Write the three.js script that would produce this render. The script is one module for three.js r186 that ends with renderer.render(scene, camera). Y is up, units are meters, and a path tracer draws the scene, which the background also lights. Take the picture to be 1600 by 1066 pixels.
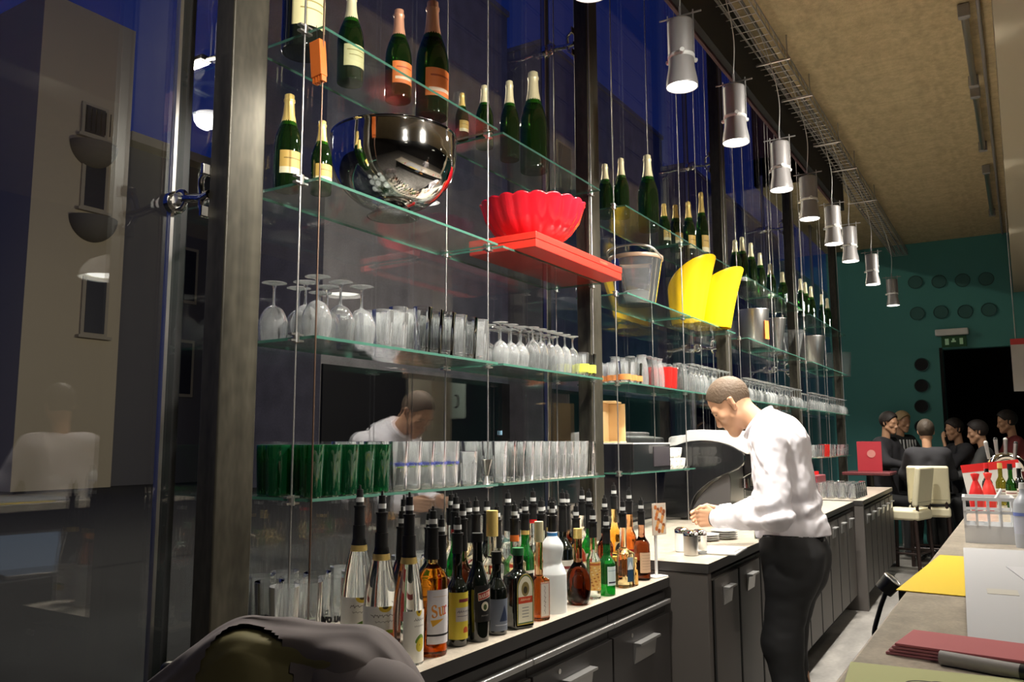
import * as THREE from 'three';
import { RoundedBoxGeometry } from 'three/addons/geometries/RoundedBoxGeometry.js';
import { mergeGeometries } from 'three/addons/utils/BufferGeometryUtils.js';
import { ImprovedNoise } from 'three/addons/math/ImprovedNoise.js';
import { RectAreaLightUniformsLib } from 'three/addons/lights/RectAreaLightUniformsLib.js';

// ------------------------------------------------------------ camera, sky, exposure
// x runs from the window (-) to the room (+), y is up, the bar runs away along -z (D = -z).
RectAreaLightUniformsLib.init();
const EYE = 1.38, FOCAL = 1280, YAW = THREE.MathUtils.degToRad(31.8), PITCH = THREE.MathUtils.degToRad(7.08), ROLL = THREE.MathUtils.degToRad(0.2);
const scene = new THREE.Scene();
const camera = new THREE.PerspectiveCamera(2 * Math.atan(533 / FOCAL) * 180 / Math.PI, 1600 / 1066, 0.05, 300);
camera.position.set(0, EYE, 0);
camera.rotation.set(PITCH, YAW, -ROLL, 'YXZ');
scene.background = new THREE.Color().setRGB(0.006, 0.013, 0.085);
scene.environment = null;
const renderer = new THREE.WebGLRenderer({ antialias: true });
renderer.toneMapping = THREE.LinearToneMapping;
renderer.toneMappingExposure = 1.0;
renderer.shadowMap.enabled = true;
const LAMP_CANDELA = 25, TRACK_CANDELA = 27, ROOM_CANDELA = 15, STREET_CANDELA = 95;

// ------------------------------------------------------------ helpers
const V = (x, y, d) => new THREE.Vector3(x, y, -d);
const V3 = (x, y, z) => new THREE.Vector3(x, y, z);
function sight(u, v) {            // direction of a photo pixel, as (x, y, D)
  let x = (u - 800) / FOCAL, y = (533 - v) / FOCAL;
  const c = Math.cos(ROLL), s = Math.sin(ROLL);
  [x, y] = [c * x + s * y, -s * x + c * y];
  const b = Math.cos(PITCH) - y * Math.sin(PITCH), Y = Math.sin(PITCH) + y * Math.cos(PITCH);
  return [x * Math.cos(YAW) - b * Math.sin(YAW), Y, x * Math.sin(YAW) + b * Math.cos(YAW)];
}
const onY = (u, v, h) => { const r = sight(u, v), s = (h - EYE) / r[1]; return { x: r[0] * s, y: h, d: r[2] * s, m: s / FOCAL }; };
const onX = (u, v, X) => { const r = sight(u, v), s = X / r[0]; return { x: X, y: EYE + r[1] * s, d: r[2] * s, m: s / FOCAL }; };
const onD = (u, v, D) => { const r = sight(u, v), s = D / r[2]; return { x: r[0] * s, y: EYE + r[1] * s, d: D, m: s / FOCAL }; };
function rng(seed) { let a = seed; return () => { a = (a + 0x6d2b79f5) | 0; let t = Math.imul(a ^ (a >>> 15), 1 | a); t = (t + Math.imul(t ^ (t >>> 7), 61 | t)) ^ t; return ((t ^ (t >>> 14)) >>> 0) / 4294967296; }; }
const R = rng(7);
const rr = (a, b) => a + (b - a) * R();
const noise = new ImprovedNoise();
const taken = {};
function numbered(name) { const n = taken[name] = (taken[name] ?? -1) + 1; return n ? `${name}_${String(n).padStart(3, '0')}` : name; }
function shade(o) { o.traverse((c) => { if (c.isMesh) { c.castShadow = true; c.receiveShadow = true; } }); return o; }
function thing(name, label, category, group, pos, turn = 0) {
  const g = new THREE.Group(); g.name = numbered(name); scene.add(g);
  if (pos) g.position.copy(pos); g.rotation.y = turn;
  g.userData = { label, category }; if (group) g.userData.group = group;
  return g;
}
function part(parent, name, geo, mat, pos, rot) {
  const m = new THREE.Mesh(geo, mat); m.name = name; parent.add(m);
  if (pos) m.position.set(...pos); if (rot) m.rotation.set(...rot);
  m.castShadow = m.receiveShadow = true; return m;
}
function solo(name, label, category, group, geo, mat, pos, turn = 0) {
  const m = new THREE.Mesh(geo, mat); m.name = numbered(name); scene.add(m);
  if (pos) m.position.copy(pos); m.rotation.y = turn; m.castShadow = m.receiveShadow = true;
  m.userData = { label, category }; if (group) m.userData.group = group; return m;
}
function struct(name, geo, mat, pos, label) {
  const m = new THREE.Mesh(geo, mat); m.name = name; scene.add(m); if (pos) m.position.copy(pos);
  m.castShadow = m.receiveShadow = true; m.userData = { kind: 'structure', label: label ?? name.replaceAll('_', ' '), category: name.split('_')[0] }; return m;
}
function copyOf(src, pos, turn, label, s) {
  const c = src.clone(); c.name = numbered(src.name.replace(/_\d{3}$/, '')); scene.add(c);
  c.position.copy(pos); if (turn !== undefined) c.rotation.y = turn;
  c.userData = { ...src.userData }; if (label) c.userData.label = label; if (s) c.scale.setScalar(s);
  return c;
}
const box = (w, h, d, x = 0, y = 0, z = 0) => new THREE.BoxGeometry(w, h, d).translate(x, y, z);
const rbox = (w, h, d, r, x = 0, y = 0, z = 0) => new RoundedBoxGeometry(w, h, d, 2, Math.min(r, w / 2.01, h / 2.01, d / 2.01)).translate(x, y, z);
const span = (x0, x1, y0, y1, d0, d1) => box(x1 - x0, y1 - y0, d1 - d0, (x0 + x1) / 2, (y0 + y1) / 2, -(d0 + d1) / 2);
const rspan = (x0, x1, y0, y1, d0, d1, r = 0.004) => rbox(x1 - x0, y1 - y0, d1 - d0, r, (x0 + x1) / 2, (y0 + y1) / 2, -(d0 + d1) / 2);
const cyl = (r0, r1, h, n = 20, y = 0) => new THREE.CylinderGeometry(r1, r0, h, n).translate(0, y + h / 2, 0);   // r0 below, r1 above
const lathe = (pts, n = 28) => new THREE.LatheGeometry(pts.map(([r, y]) => new THREE.Vector2(Math.max(r, 1e-4), y)), n);
function tube(pts, r, n = 8, seg) { const c = new THREE.CatmullRomCurve3(pts.map((p) => (p.isVector3 ? p : V3(...p)))); return new THREE.TubeGeometry(c, seg ?? Math.max(8, pts.length * 5), r, n); }
function rod(a, b, r, n = 8) { const d = b.clone().sub(a), g = new THREE.CylinderGeometry(r, r, d.length(), n); g.applyQuaternion(new THREE.Quaternion().setFromUnitVectors(V3(0, 1, 0), d.clone().normalize())); return g.translate((a.x + b.x) / 2, (a.y + b.y) / 2, (a.z + b.z) / 2); }
const smooth = (pts, n = 6) => new THREE.SplineCurve(pts.map((p) => new THREE.Vector2(...p))).getPoints(pts.length * n).map((p) => [Math.max(p.x, 1e-4), p.y]);
const flat = (geos) => mergeGeometries(geos.map((g) => (g.index ? g.toNonIndexed() : g)).map((g) => { for (const k of Object.keys(g.attributes)) if (!['position', 'normal', 'uv'].includes(k)) g.deleteAttribute(k); return g; }));

// textures
function canvasTex(w, h, draw, wrap) {
  const c = document.createElement('canvas'); c.width = w; c.height = h; draw(c.getContext('2d'), w, h);
  const t = new THREE.CanvasTexture(c); t.colorSpace = THREE.SRGBColorSpace; t.magFilter = THREE.LinearFilter;
  if (wrap) t.wrapS = t.wrapT = THREE.RepeatWrapping; return t;
}
function noiseTex(n, fn, srgb) {
  const a = new Uint8Array(n * n * 4);
  for (let y = 0; y < n; y++) for (let x = 0; x < n; x++) { const c = fn(x / n, y / n); const o = (y * n + x) * 4; a[o] = c[0]; a[o + 1] = c[1]; a[o + 2] = c[2]; a[o + 3] = 255; }
  const t = new THREE.DataTexture(a, n, n); t.magFilter = THREE.LinearFilter; t.wrapS = t.wrapT = THREE.RepeatWrapping; t.needsUpdate = true;
  if (srgb) t.colorSpace = THREE.SRGBColorSpace; return t;
}
const per = (x, y, f, s) => noise.noise(Math.sin(x * 6.2832) * f, Math.cos(x * 6.2832) * f + s, Math.sin(y * 6.2832) * f) + noise.noise(Math.cos(y * 6.2832) * f, s * 1.7, Math.sin(x * 6.2832 + 1) * f);
const clamp = (x) => Math.max(0, Math.min(255, x));

// materials
const std = (color, roughness = 0.6, metalness = 0, more = {}) => new THREE.MeshPhysicalMaterial({ color, roughness, metalness, ...more });
const thin = (color, more = {}) => new THREE.MeshPhysicalMaterial({ color, roughness: 0.03, transmission: 1, thickness: 0, ior: 1.55, ...more });
const lin = (r, g, b) => new THREE.Color().setRGB(r, g, b);
const liquor = (r, g, b) => new THREE.MeshPhysicalMaterial({ color: 0xffffff, roughness: 0.03, transmission: 1, thickness: 0.06, ior: 1.4, attenuationColor: lin(r, g, b), attenuationDistance: 0.05 });
const M = {
  clearBottle: new THREE.MeshPhysicalMaterial({ color: lin(0.98, 0.99, 0.985), roughness: 0.015, transmission: 1, thickness: 0.05, ior: 1.42 }),
  clear: new THREE.MeshPhysicalMaterial({ color: lin(0.97, 0.985, 0.98), roughness: 0.015, transmission: 0.952, thickness: 0.003, ior: 1.5 }),
  clearBright: new THREE.MeshPhysicalMaterial({ color: lin(0.97, 0.985, 0.98), roughness: 0.0, transmission: 1, thickness: 0.003, ior: 1.54 }),
  clearFoot: new THREE.MeshPhysicalMaterial({ color: lin(0.97, 0.985, 0.98), roughness: 0.03, transmission: 0.86, thickness: 0.003, ior: 1.5 }),
  clearHazy: new THREE.MeshPhysicalMaterial({ color: lin(0.97, 0.985, 0.98), roughness: 0.03, transmission: 0.9, thickness: 0.003, ior: 1.5 }),
  clearThick: new THREE.MeshPhysicalMaterial({ color: lin(0.95, 0.975, 0.965), roughness: 0.02, transmission: 0.93, thickness: 0.01, ior: 1.5 }),
  greenTumbler: thin(lin(0.06, 0.46, 0.2), { ior: 1.9, transmission: 0.95 }),
  pane: thin(lin(0.93, 0.96, 0.96), { ior: 1.75, roughness: 0.0 }),
  shelfFace: thin(lin(0.93, 0.97, 0.95), { ior: 1.6, roughness: 0.02 }),
  shelfEdge: std(lin(0.1, 0.27, 0.2), 0.12, 0, { transmission: 0.55, thickness: 0, ior: 1.5 }),
  champagne: thin(lin(0.1, 0.3, 0.07), { ior: 1.6, transmission: 0.97 }),
  blackGlass: std(lin(0.006, 0.008, 0.006), 0.06, 0, { clearcoat: 1, clearcoatRoughness: 0.03 }),
  brownGlass: liquor(0.22, 0.06, 0.02),
  amber: liquor(0.85, 0.42, 0.06),
  redAmber: liquor(0.6, 0.16, 0.03),
  paleGold: liquor(0.95, 0.88, 0.6),
  greenBottle: thin(lin(0.06, 0.55, 0.12), { ior: 1.6, transmission: 0.9 }),
  blueClear: liquor(0.88, 0.97, 0.97),
  frosted: std(lin(0.86, 0.88, 0.88), 0.55, 0, { transmission: 0.45, thickness: 0 }),
  goldFoil: std(lin(0.85, 0.62, 0.2), 0.34, 0.35), paleFoil: std(lin(0.88, 0.8, 0.5), 0.36, 0.3), copperFoil: std(lin(0.8, 0.4, 0.25), 0.35, 0.4),
  black: std(lin(0.012, 0.012, 0.012), 0.4), blackGloss: std(lin(0.012, 0.012, 0.013), 0.18, 0, { clearcoat: 0.5 }), rubber: std(lin(0.02, 0.02, 0.02), 0.7),
  chrome: std(lin(0.82, 0.8, 0.77), 0.06, 1), satin: std(lin(0.62, 0.6, 0.57), 0.3, 1), wire: std(lin(0.5, 0.48, 0.46), 0.32, 0.9),
  white: std(lin(0.68, 0.68, 0.66), 0.45), whitePlastic: std(lin(0.78, 0.79, 0.8), 0.35), cream: std(lin(0.72, 0.66, 0.46), 0.55),
  ceramic: std(lin(0.84, 0.83, 0.79), 0.15, 0, { clearcoat: 0.6 }), lampBody: std(lin(0.3, 0.285, 0.28), 0.42, 0.25),
  glow: new THREE.MeshStandardMaterial({ color: 0xffffff, emissive: lin(1, 0.97, 0.88), emissiveIntensity: 6 }),
  redBowl: std(lin(0.62, 0.012, 0.025), 0.22, 0, { clearcoat: 0.6 }), redBox: std(lin(0.52, 0.02, 0.009), 0.4),
  yellow: std(lin(0.95, 0.6, 0.01), 0.3, 0, { clearcoat: 0.3 }), orange: std(lin(0.72, 0.16, 0.02), 0.5), red: std(lin(0.62, 0.02, 0.02), 0.35),
  cabinet: std(lin(0.030, 0.027, 0.026), 0.38), cabinetEnd: std(lin(0.075, 0.066, 0.06), 0.5), gap: std(lin(0.008, 0.008, 0.008), 0.8),
  aluminium: std(lin(0.5, 0.49, 0.48), 0.32, 0.9), maroon: std(lin(0.065, 0.022, 0.026), 0.6),
  cardboard: std(lin(0.62, 0.42, 0.2), 0.8), teal: std(lin(0.055, 0.23, 0.215), 0.55), tealDark: std(lin(0.018, 0.075, 0.07), 0.6), dark: std(lin(0.01, 0.01, 0.012), 0.9),
  skin: std(lin(0.52, 0.285, 0.165), 0.5, 0, { sheen: 0.2, sheenColor: lin(0.8, 0.4, 0.3) }), skinDark: std(lin(0.5, 0.28, 0.17), 0.55),
  hair: std(lin(0.1, 0.066, 0.04), 0.75), hairDark: std(lin(0.018, 0.012, 0.01), 0.65), hairMid: std(lin(0.045, 0.03, 0.018), 0.7), portDark: std(lin(0.03, 0.115, 0.105), 0.6), hairFair: std(lin(0.4, 0.28, 0.14), 0.6),
  shirt: std(lin(0.73, 0.7, 0.74), 0.75, 0, { sheen: 0.25, sheenColor: lin(1, 1, 1) }), trousers: std(lin(0.008, 0.008, 0.009), 0.75), jacketDark: std(lin(0.025, 0.024, 0.028), 0.85),
  lip: std(lin(0.5, 0.2, 0.15), 0.5), coat: std(lin(0.1, 0.082, 0.08), 0.85, 0, { sheen: 0.3, sheenColor: lin(0.5, 0.45, 0.45) }), lining: std(lin(0.1, 0.085, 0.03), 0.8),
};
{ // worn brushed surfaces and rough boards: grain only
  const grain = noiseTex(256, (x, y) => { const v = 184 + 9 * per(x, y, 2.2, 3) + 12 * per(x, y, 9, 8) + (R() - 0.5) * 14; return [clamp(v * 1.0), clamp(v * 0.9), clamp(v * 0.7)]; }, true);
  grain.repeat.set(0.6, 0.6); M.ceiling = std(0xffffff, 0.9, 0, { map: grain });
  const ceilBump = noiseTex(256, (x, y) => { const v = 128 + 30 * per(x, y, 14, 1) + (R() - 0.5) * 60; return [clamp(v), clamp(v), clamp(v)]; }); ceilBump.repeat.set(2, 2);
  M.ceiling.bumpMap = ceilBump; M.ceiling.bumpScale = 0.004;
  const steel = noiseTex(256, (x, y) => { const v = 74 + 15 * per(x, y * 0.3, 3, 5) + 9 * per(x, y, 12, 2); return [clamp(v * 1.0), clamp(v * 0.95), clamp(v * 0.82)]; }, true);
  steel.repeat.set(1.2, 0.4); M.column = std(0xffffff, 0.34, 0.55, { map: steel });
  const stone = noiseTex(256, (x, y) => { const v = 160 + 14 * per(x, y, 3, 9) + 10 * per(x, y, 16, 4) + (R() - 0.5) * 22; return [clamp(v * 1.03), clamp(v * 0.97), clamp(v * 0.88)]; }, true);
  stone.repeat.set(1.5, 1.5); M.counterTop = std(0xffffff, 0.3, 0, { map: stone });
  const floorT = noiseTex(256, (x, y) => { const v = 112 + 16 * per(x, y, 2, 7) + 10 * per(x, y, 11, 3); return [clamp(v), clamp(v * 0.97), clamp(v * 0.93)]; }, true);
  floorT.repeat.set(0.7, 0.7); M.floor = std(0xffffff, 0.38, 0, { map: floorT });
  const render = noiseTex(256, (x, y) => { const v = 150 + 12 * per(x, y, 2, 5) + (R() - 0.5) * 14; return [clamp(v), clamp(v * 0.98), clamp(v)]; }, true);
  render.repeat.set(0.15, 0.15); M.greyRender = std(0xffffff, 0.9, 0, { map: render }); M.beigeRender = std(lin(0.55, 0.47, 0.33), 0.9); M.asphalt = std(lin(0.014, 0.014, 0.014), 0.9);
}
// ------------------------------------------------------------ the setting
function metres(geo) {            // uv in metres, by the face's main axis
  const p = geo.attributes.position, n = geo.attributes.normal, uv = geo.attributes.uv;
  for (let i = 0; i < p.count; i++) {
    const ax = Math.abs(n.getX(i)), ay = Math.abs(n.getY(i)), az = Math.abs(n.getZ(i));
    if (ax >= ay && ax >= az) uv.setXY(i, p.getZ(i), p.getY(i)); else if (ay >= az) uv.setXY(i, p.getX(i), p.getZ(i)); else uv.setXY(i, p.getX(i), p.getY(i));
  }
  return geo;
}
const GLASS_X = -2.14, CEIL = 4.13, DEND = 12.5, VOID_END = 8.7, ROOF = 5.3;
struct('floor', metres(span(-2.3, 5, -0.2, 0, -4, DEND + 0.2)), M.floor, null, 'grey stone floor of the bar');
struct('ceiling', metres(span(-1.4, 5, CEIL, CEIL + 0.3, -4, DEND + 0.2)), M.ceiling, null, 'rough beige board ceiling over the bar');
struct('ceiling_far', metres(span(-2.3, -1.4, CEIL, CEIL + 0.3, VOID_END, DEND + 0.2)), M.ceiling, null, 'beige ceiling strip beyond the tall window void');
struct('ceiling_void', span(-2.3, -1.4, ROOF, ROOF + 0.2, -4, VOID_END), M.maroon, null, 'dark ceiling high above the window void');
{ // slab edge clad in dark maroon boards
  const t = struct('trim_1', span(-1.44, -1.4, 3.72, ROOF, -4, VOID_END), M.gap, null, 'dark maroon boarded fascia along the ceiling edge');
  for (let k = 0; k < 6; k++) part(t, 'board', rspan(-1.462, -1.44, 3.70 + k * 0.268, 3.70 + k * 0.268 + 0.26, -4, VOID_END - 0.002), M.maroon);
  struct('trim_2', span(-2.3, -1.4, CEIL, ROOF, VOID_END, VOID_END + 0.1), M.maroon, null, 'maroon end board closing the window void');
}
const roomWall = std(lin(0.014, 0.012, 0.012), 0.8), beigeWall = std(lin(0.36, 0.31, 0.22), 0.8);
struct('wall_right', span(5, 5.2, 0, ROOF, -4.2, DEND + 0.2), roomWall, null, 'dark wall on the far side of the room');
struct('wall_front', span(-2.3, 5, 0, ROOF, -4.2, -4), roomWall, null, 'dark wall at the entrance end of the room');
struct('wall_left', span(-2.3, -2.08, 0, 0.32, -4, DEND), std(lin(0.06, 0.058, 0.05), 0.7), null, 'low concrete upstand under the window glass');
struct('trim_3', span(0.012, 0.22, 3.32, CEIL, 0.6, DEND), beigeWall, null, 'grey beige downstand beam under the ceiling');
struct('wall_pier', span(0.78, 1.08, 0, CEIL, 6.6, 6.95), std(lin(0.62, 0.56, 0.42), 0.7), null, 'beige pier between the tables');
{ // teal end wall with a tall dark opening and round portholes
  const X0 = -0.86, X1 = 0.16, H = 2.62;
  const wall = struct('wall_back', flat([span(-2.3, X0, 0, CEIL, DEND, DEND + 0.15), span(X0, X1, H, CEIL, DEND, DEND + 0.15), span(X1, 5, 0, CEIL, DEND, DEND + 0.15)]), M.teal, null, 'teal end wall with round portholes and a dark opening');
  const hole = new THREE.CylinderGeometry(0.085, 0.085, 0.012, 24).rotateX(Math.PI / 2), ring = new THREE.TorusGeometry(0.087, 0.006, 8, 28);
  for (const [u, v] of [[1430, 441], [1467, 440], [1504, 438], [1541, 436], [1433, 490], [1470, 488], [1508, 487], [1545, 484]]) {
    const q = onD(u, v, DEND - 0.006), h = part(wall, 'porthole', hole, M.portDark, [q.x, q.y, -q.d]); part(h, 'ring', ring, M.tealDark, [0, 0, 0.004]);
  }
  const door = struct('door_1', span(-1.5, -0.9, 0.01, 2.6, DEND - 0.05, DEND - 0.002), M.teal, null, 'teal door leaf with a column of dark portholes');
  for (const v of [570, 603, 635, 667]) { const q = onD(1440, v, DEND - 0.056); const h = part(door, 'porthole', hole, M.dark, [q.x, q.y, -q.d]); part(h, 'ring', ring, M.tealDark, [0, 0, 0.004]); }
  part(door, 'door_edge', span(-0.9, -0.86, 0, 2.64, DEND - 0.03, DEND - 0.001), M.gap);
  struct('wall_passage', flat([span(-1, 1.2, 0, 3, DEND + 2.5, DEND + 2.6), span(-1.1, -1, 0, 3, DEND + 0.15, DEND + 2.6), span(1.2, 1.3, 0, 3, DEND + 0.15, DEND + 2.6), span(-1.1, 1.3, 3, 3.1, DEND + 0.15, DEND + 2.6), span(-1.1, 1.3, -0.1, 0, DEND + 0.2, DEND + 2.6)]), M.dark, null, 'unlit passage behind the dark opening');
  const q = onD(1487, 519, DEND - 0.04), s = thing('exit_sign', 'small white exit light with a green sign above the dark opening', 'sign', null, V3(q.x, q.y, -q.d));
  part(s, 'housing', rbox(0.4, 0.09, 0.07, 0.015), M.white);
  part(s, 'sign_plate', box(0.3, 0.15, 0.012, 0.02, -0.13, 0), std(lin(1, 1, 1), 0.5, 0, { map: canvasTex(128, 64, (c, w, h) => { c.fillStyle = '#0b4b22'; c.fillRect(0, 0, w, h); c.fillStyle = '#bfe8c4'; c.fillRect(18, 14, 20, 36); c.fillRect(56, 14, 12, 20); c.fillRect(50, 26, 24, 10); c.fillRect(92, 14, 18, 36); }) }));
}
// glass wall: panes, dark gaskets and the edge of each sheet
const JOINTS = [-4, 1.545, 3.84, 6.135, 8.43, 10.725, DEND];
for (let k = 0; k + 1 < JOINTS.length; k++) {
  const top = JOINTS[k] > 8 ? CEIL : ROOF;
  const w = struct(`window_${k + 1}`, span(GLASS_X - 0.006, GLASS_X + 0.006, 0.32, k === 4 ? CEIL : top, JOINTS[k] + 0.012, JOINTS[k + 1] - 0.012), M.pane, null, 'tall clear sheet of the window wall');
  if (k) {
    part(w, 'gasket', span(GLASS_X - 0.02, GLASS_X + 0.002, 0.32, top, JOINTS[k] - 0.04, JOINTS[k] + 0.012), M.black);
    part(w, 'glass_edge', span(GLASS_X - 0.008, GLASS_X + 0.012, 0.32, top, JOINTS[k] - 0.052, JOINTS[k] - 0.041), M.satin);
  }
}
// steel columns with cast glazing arms
const COLS = [0, 1, 2, 3, 4].map((k) => 1.48 + 2.295 * k);
COLS.forEach((d, k) => {
  const c = struct(k ? `steel_column_${String(k).padStart(3, '0')}` : 'steel_column', metres(rspan(-1.94, -1.86, 0, d > 8.5 ? CEIL : ROOF, d, d + 0.13, 0.006)), M.column, null, 'olive grey steel column in front of the window wall');
  c.userData.kind = 'structure';
  if (d > 8.5) return;
  for (const h of k === 1 ? [3.55] : [2.1, 3.55]) {
    const g = thing('glazing_arm', h < 3 ? (k ? `polished cast arm holding the window sheet to steel column ${['', '', 'beside the yellow coolers', 'near the last lamps'][k]}` : 'polished cast arm holding the window sheet beside the champagne bottles') : 'polished cast arm high on a steel column', 'bracket', 'cast glazing arms', V(-1.94, h, d + 0.02));
    part(g, 'arm', tube([[0.005, -0.01, 0.02], [-0.04, -0.012, 0.012], [-0.1, 0.0, 0], [-0.15, 0.004, 0]], 0.013, 10), M.chrome);
    part(g, 'fork', flat([tube([[-0.01, 0.06, 0.02], [-0.035, 0.04, 0.02], [-0.04, 0, 0.012], [-0.03, -0.045, 0.02], [-0.005, -0.06, 0.02]], 0.009, 8), rbox(0.012, 0.035, 0.05, 0.004, -0.003, 0.062, 0.02), rbox(0.012, 0.035, 0.05, 0.004, -0.003, -0.062, 0.02)]), M.chrome);
    part(g, 'eye_ring', new THREE.TorusGeometry(0.026, 0.009, 10, 24).translate(-0.155, 0.004, 0), M.chrome);
    part(g, 'bolt', cyl(0.016, 0.016, 0.03, 6).translate(0, -0.015, 0).rotateX(Math.PI / 2).translate(-0.155, 0.004, 0.004), M.satin);
    part(g, 'glass_disc', new THREE.CylinderGeometry(0.034, 0.034, 0.02, 24).rotateZ(Math.PI / 2).translate(-0.183, 0, -0.002), M.chrome);
    part(g, 'bolt_cap', new THREE.CylinderGeometry(0.022, 0.026, 0.016, 20).rotateZ(Math.PI / 2).translate(-0.17, 0, -0.002), M.satin);
  }
});

// ------------------------------------------------------------ outside: street, buildings, street lamps
struct('street', span(-60, -2.3, -0.35, -0.15, -30, 110), M.asphalt, null, 'dark street outside the window wall');
{
  const dim = std(lin(0.03, 0.032, 0.045), 0.4), trimM = std(lin(0.42, 0.37, 0.28), 0.9);
  const gb = (d0, d1, h, label, wins) => {
    const g = thing('apartment_building', label, 'building', null, V(-20, -0.15, d0));
    part(g, 'wall', metres(span(-6, 0, 0, h, 0, d1 - d0)), M.greyRender);
    for (const [a, y, w, hh] of wins) { const f = part(g, 'window', span(-0.02, 0.06, y, y + hh, a, a + w), trimM); part(f, 'pane', span(0.05, 0.08, y + 0.12, y + hh - 0.12, a + 0.12, a + w - 0.12), dim); }
    part(g, 'shopfront', span(-1, 0.1, 0, 4.2, 0.02, d1 - d0 - 0.02), M.dark);
    part(g, 'parapet', span(-6.1, 0.12, h, h + 0.25, -0.05, d1 - d0 + 0.05), M.greyRender);
  };
  gb(20, 31.9, 22.1, 'plain grey block outside with its corner behind the punch bowl bottles', []);
  gb(35.6, 52.1, 22.4, 'grey block outside with a tall window beyond the second column', [[1.2, 12.5, 1.6, 5], [8, 4, 1.4, 2.4]]);
  gb(57, 84, 22, 'farther grey block outside down the street', [[3, 9, 1.5, 3]]);
  gb(86, 170, 20, 'last grey block outside at the end of the street', [[4, 7, 2, 3]]);
  // pale tower with bowed balconies
  const t = thing('apartment_tower', 'pale beige apartment tower outside with bowed balconies', 'building', null, V(-28, -0.15, 14.3));
  part(t, 'wall', span(-6, 0, 0, 17.3, 0, 3.45), M.beigeRender);
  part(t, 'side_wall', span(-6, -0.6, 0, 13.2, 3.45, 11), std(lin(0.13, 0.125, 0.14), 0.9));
  part(t, 'cornice', span(-0.8, 0.12, 12.95, 13.3, 3.45, 11), trimM);
  for (const v of [285, 480, 190]) {
    const q = onX(147, v, -28), d = q.d - 14.3, y = q.y + 0.15, hh = v === 190 ? 0.5 : 0.95;
    const f = part(t, 'window', span(-0.05, 0.08, y - hh - 0.1, y + hh + 0.1, d - 0.5, d + 0.5), trimM); part(f, 'pane', span(0.06, 0.1, y - hh, y + hh, d - 0.37, d + 0.37), dim); part(f, 'sill', span(0, 0.2, y - hh - 0.2, y - hh - 0.1, d - 0.62, d + 0.62), trimM);
    if (v !== 480) { const bowl = new THREE.SphereGeometry(0.85, 24, 10, 0, Math.PI, Math.PI / 2, Math.PI / 2).rotateY(Math.PI / 2).translate(0, y - hh - 0.42, -d); part(t, 'balcony', bowl, std(lin(0.16, 0.145, 0.12), 0.9)); }
    if (v === 190) for (let k = 0; k < 6; k++) part(t, 'railing_bar', rod(V(0.3, y - hh, d - 0.45 + k * 0.18), V(0.3, y + 0.35, d - 0.45 + k * 0.18), 0.02, 6), M.dark);
  }
  for (const d of [6, 8.4]) for (const y of [3.4, 7.2]) { const f = part(t, 'window', span(-0.64, -0.52, y, y + 2.3, d, d + 1.1), trimM); part(f, 'pane', span(-0.53, -0.5, y + 0.12, y + 2.18, d + 0.12, d + 0.98), dim); }
  const lampHead = new THREE.MeshStandardMaterial({ color: 0xffffff, emissive: lin(1, 0.82, 0.55), emissiveIntensity: 3 });
  for (const [x, d, k, label] of [[-10, 7.75, 1.0, 'street lamp standing outside behind the first steel column'], [-10, 19.7, 1.4, 'street lamp standing outside behind the second steel column']]) {
    const g = thing('street_lamp', label, 'lamp', null, V(x, -0.15, d));
    part(g, 'pole', cyl(0.07, 0.045, 7.2, 12), M.dark); part(g, 'arm', tube([[0, 7.1, 0], [0, 7.35, 0], [-0.4, 7.45, 0]], 0.035), M.dark);
    part(g, 'lamp_head', rbox(0.45, 0.09, 0.2, 0.03, -0.55, 7.45, 0), M.dark); part(g, 'lamp_glass', box(0.34, 0.012, 0.14, -0.55, 7.395, 0), lampHead);
    const l = new THREE.PointLight(lin(1, 0.86, 0.66), STREET_CANDELA * k); l.position.set(-0.55, 7.3, 0); l.castShadow = true; l.shadow.radius = 6; g.add(l);
  }
}

// ------------------------------------------------------------ glass shelves on steel cables
const SHELF = [1.22, 1.70, 2.187, 2.675], XF = -1.77, XB = -2.08, BAY = 2.295;
const ORD = ['lowest', 'second', 'third', 'top'], BAYW = ['by the first column', 'in the cooler bay', 'behind the barman', 'in the farthest bay'];
for (let k = 0; k < 4; k++) for (let s = 0; s < 4; s++) for (const [j, d0, d1] of [[0, 1.745, 2.748], [1, 2.788, 3.72]]) {
  if (k === 1 && s === 0 && j === 1) continue;
  const g = box(XF - XB, 0.009, d1 - d0);
  const m = solo('glass_shelf', `${ORD[s]} clear glass shelf panel ${BAYW[k]}, ${j ? 'far' : 'near'} half`, 'shelf', 'glass shelf panels', g, [M.shelfEdge, M.shelfEdge, M.shelfFace, M.shelfFace, M.shelfEdge, M.shelfEdge], V((XF + XB) / 2, SHELF[s] - 0.0045, (d0 + d1) / 2 + BAY * k));
}
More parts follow.
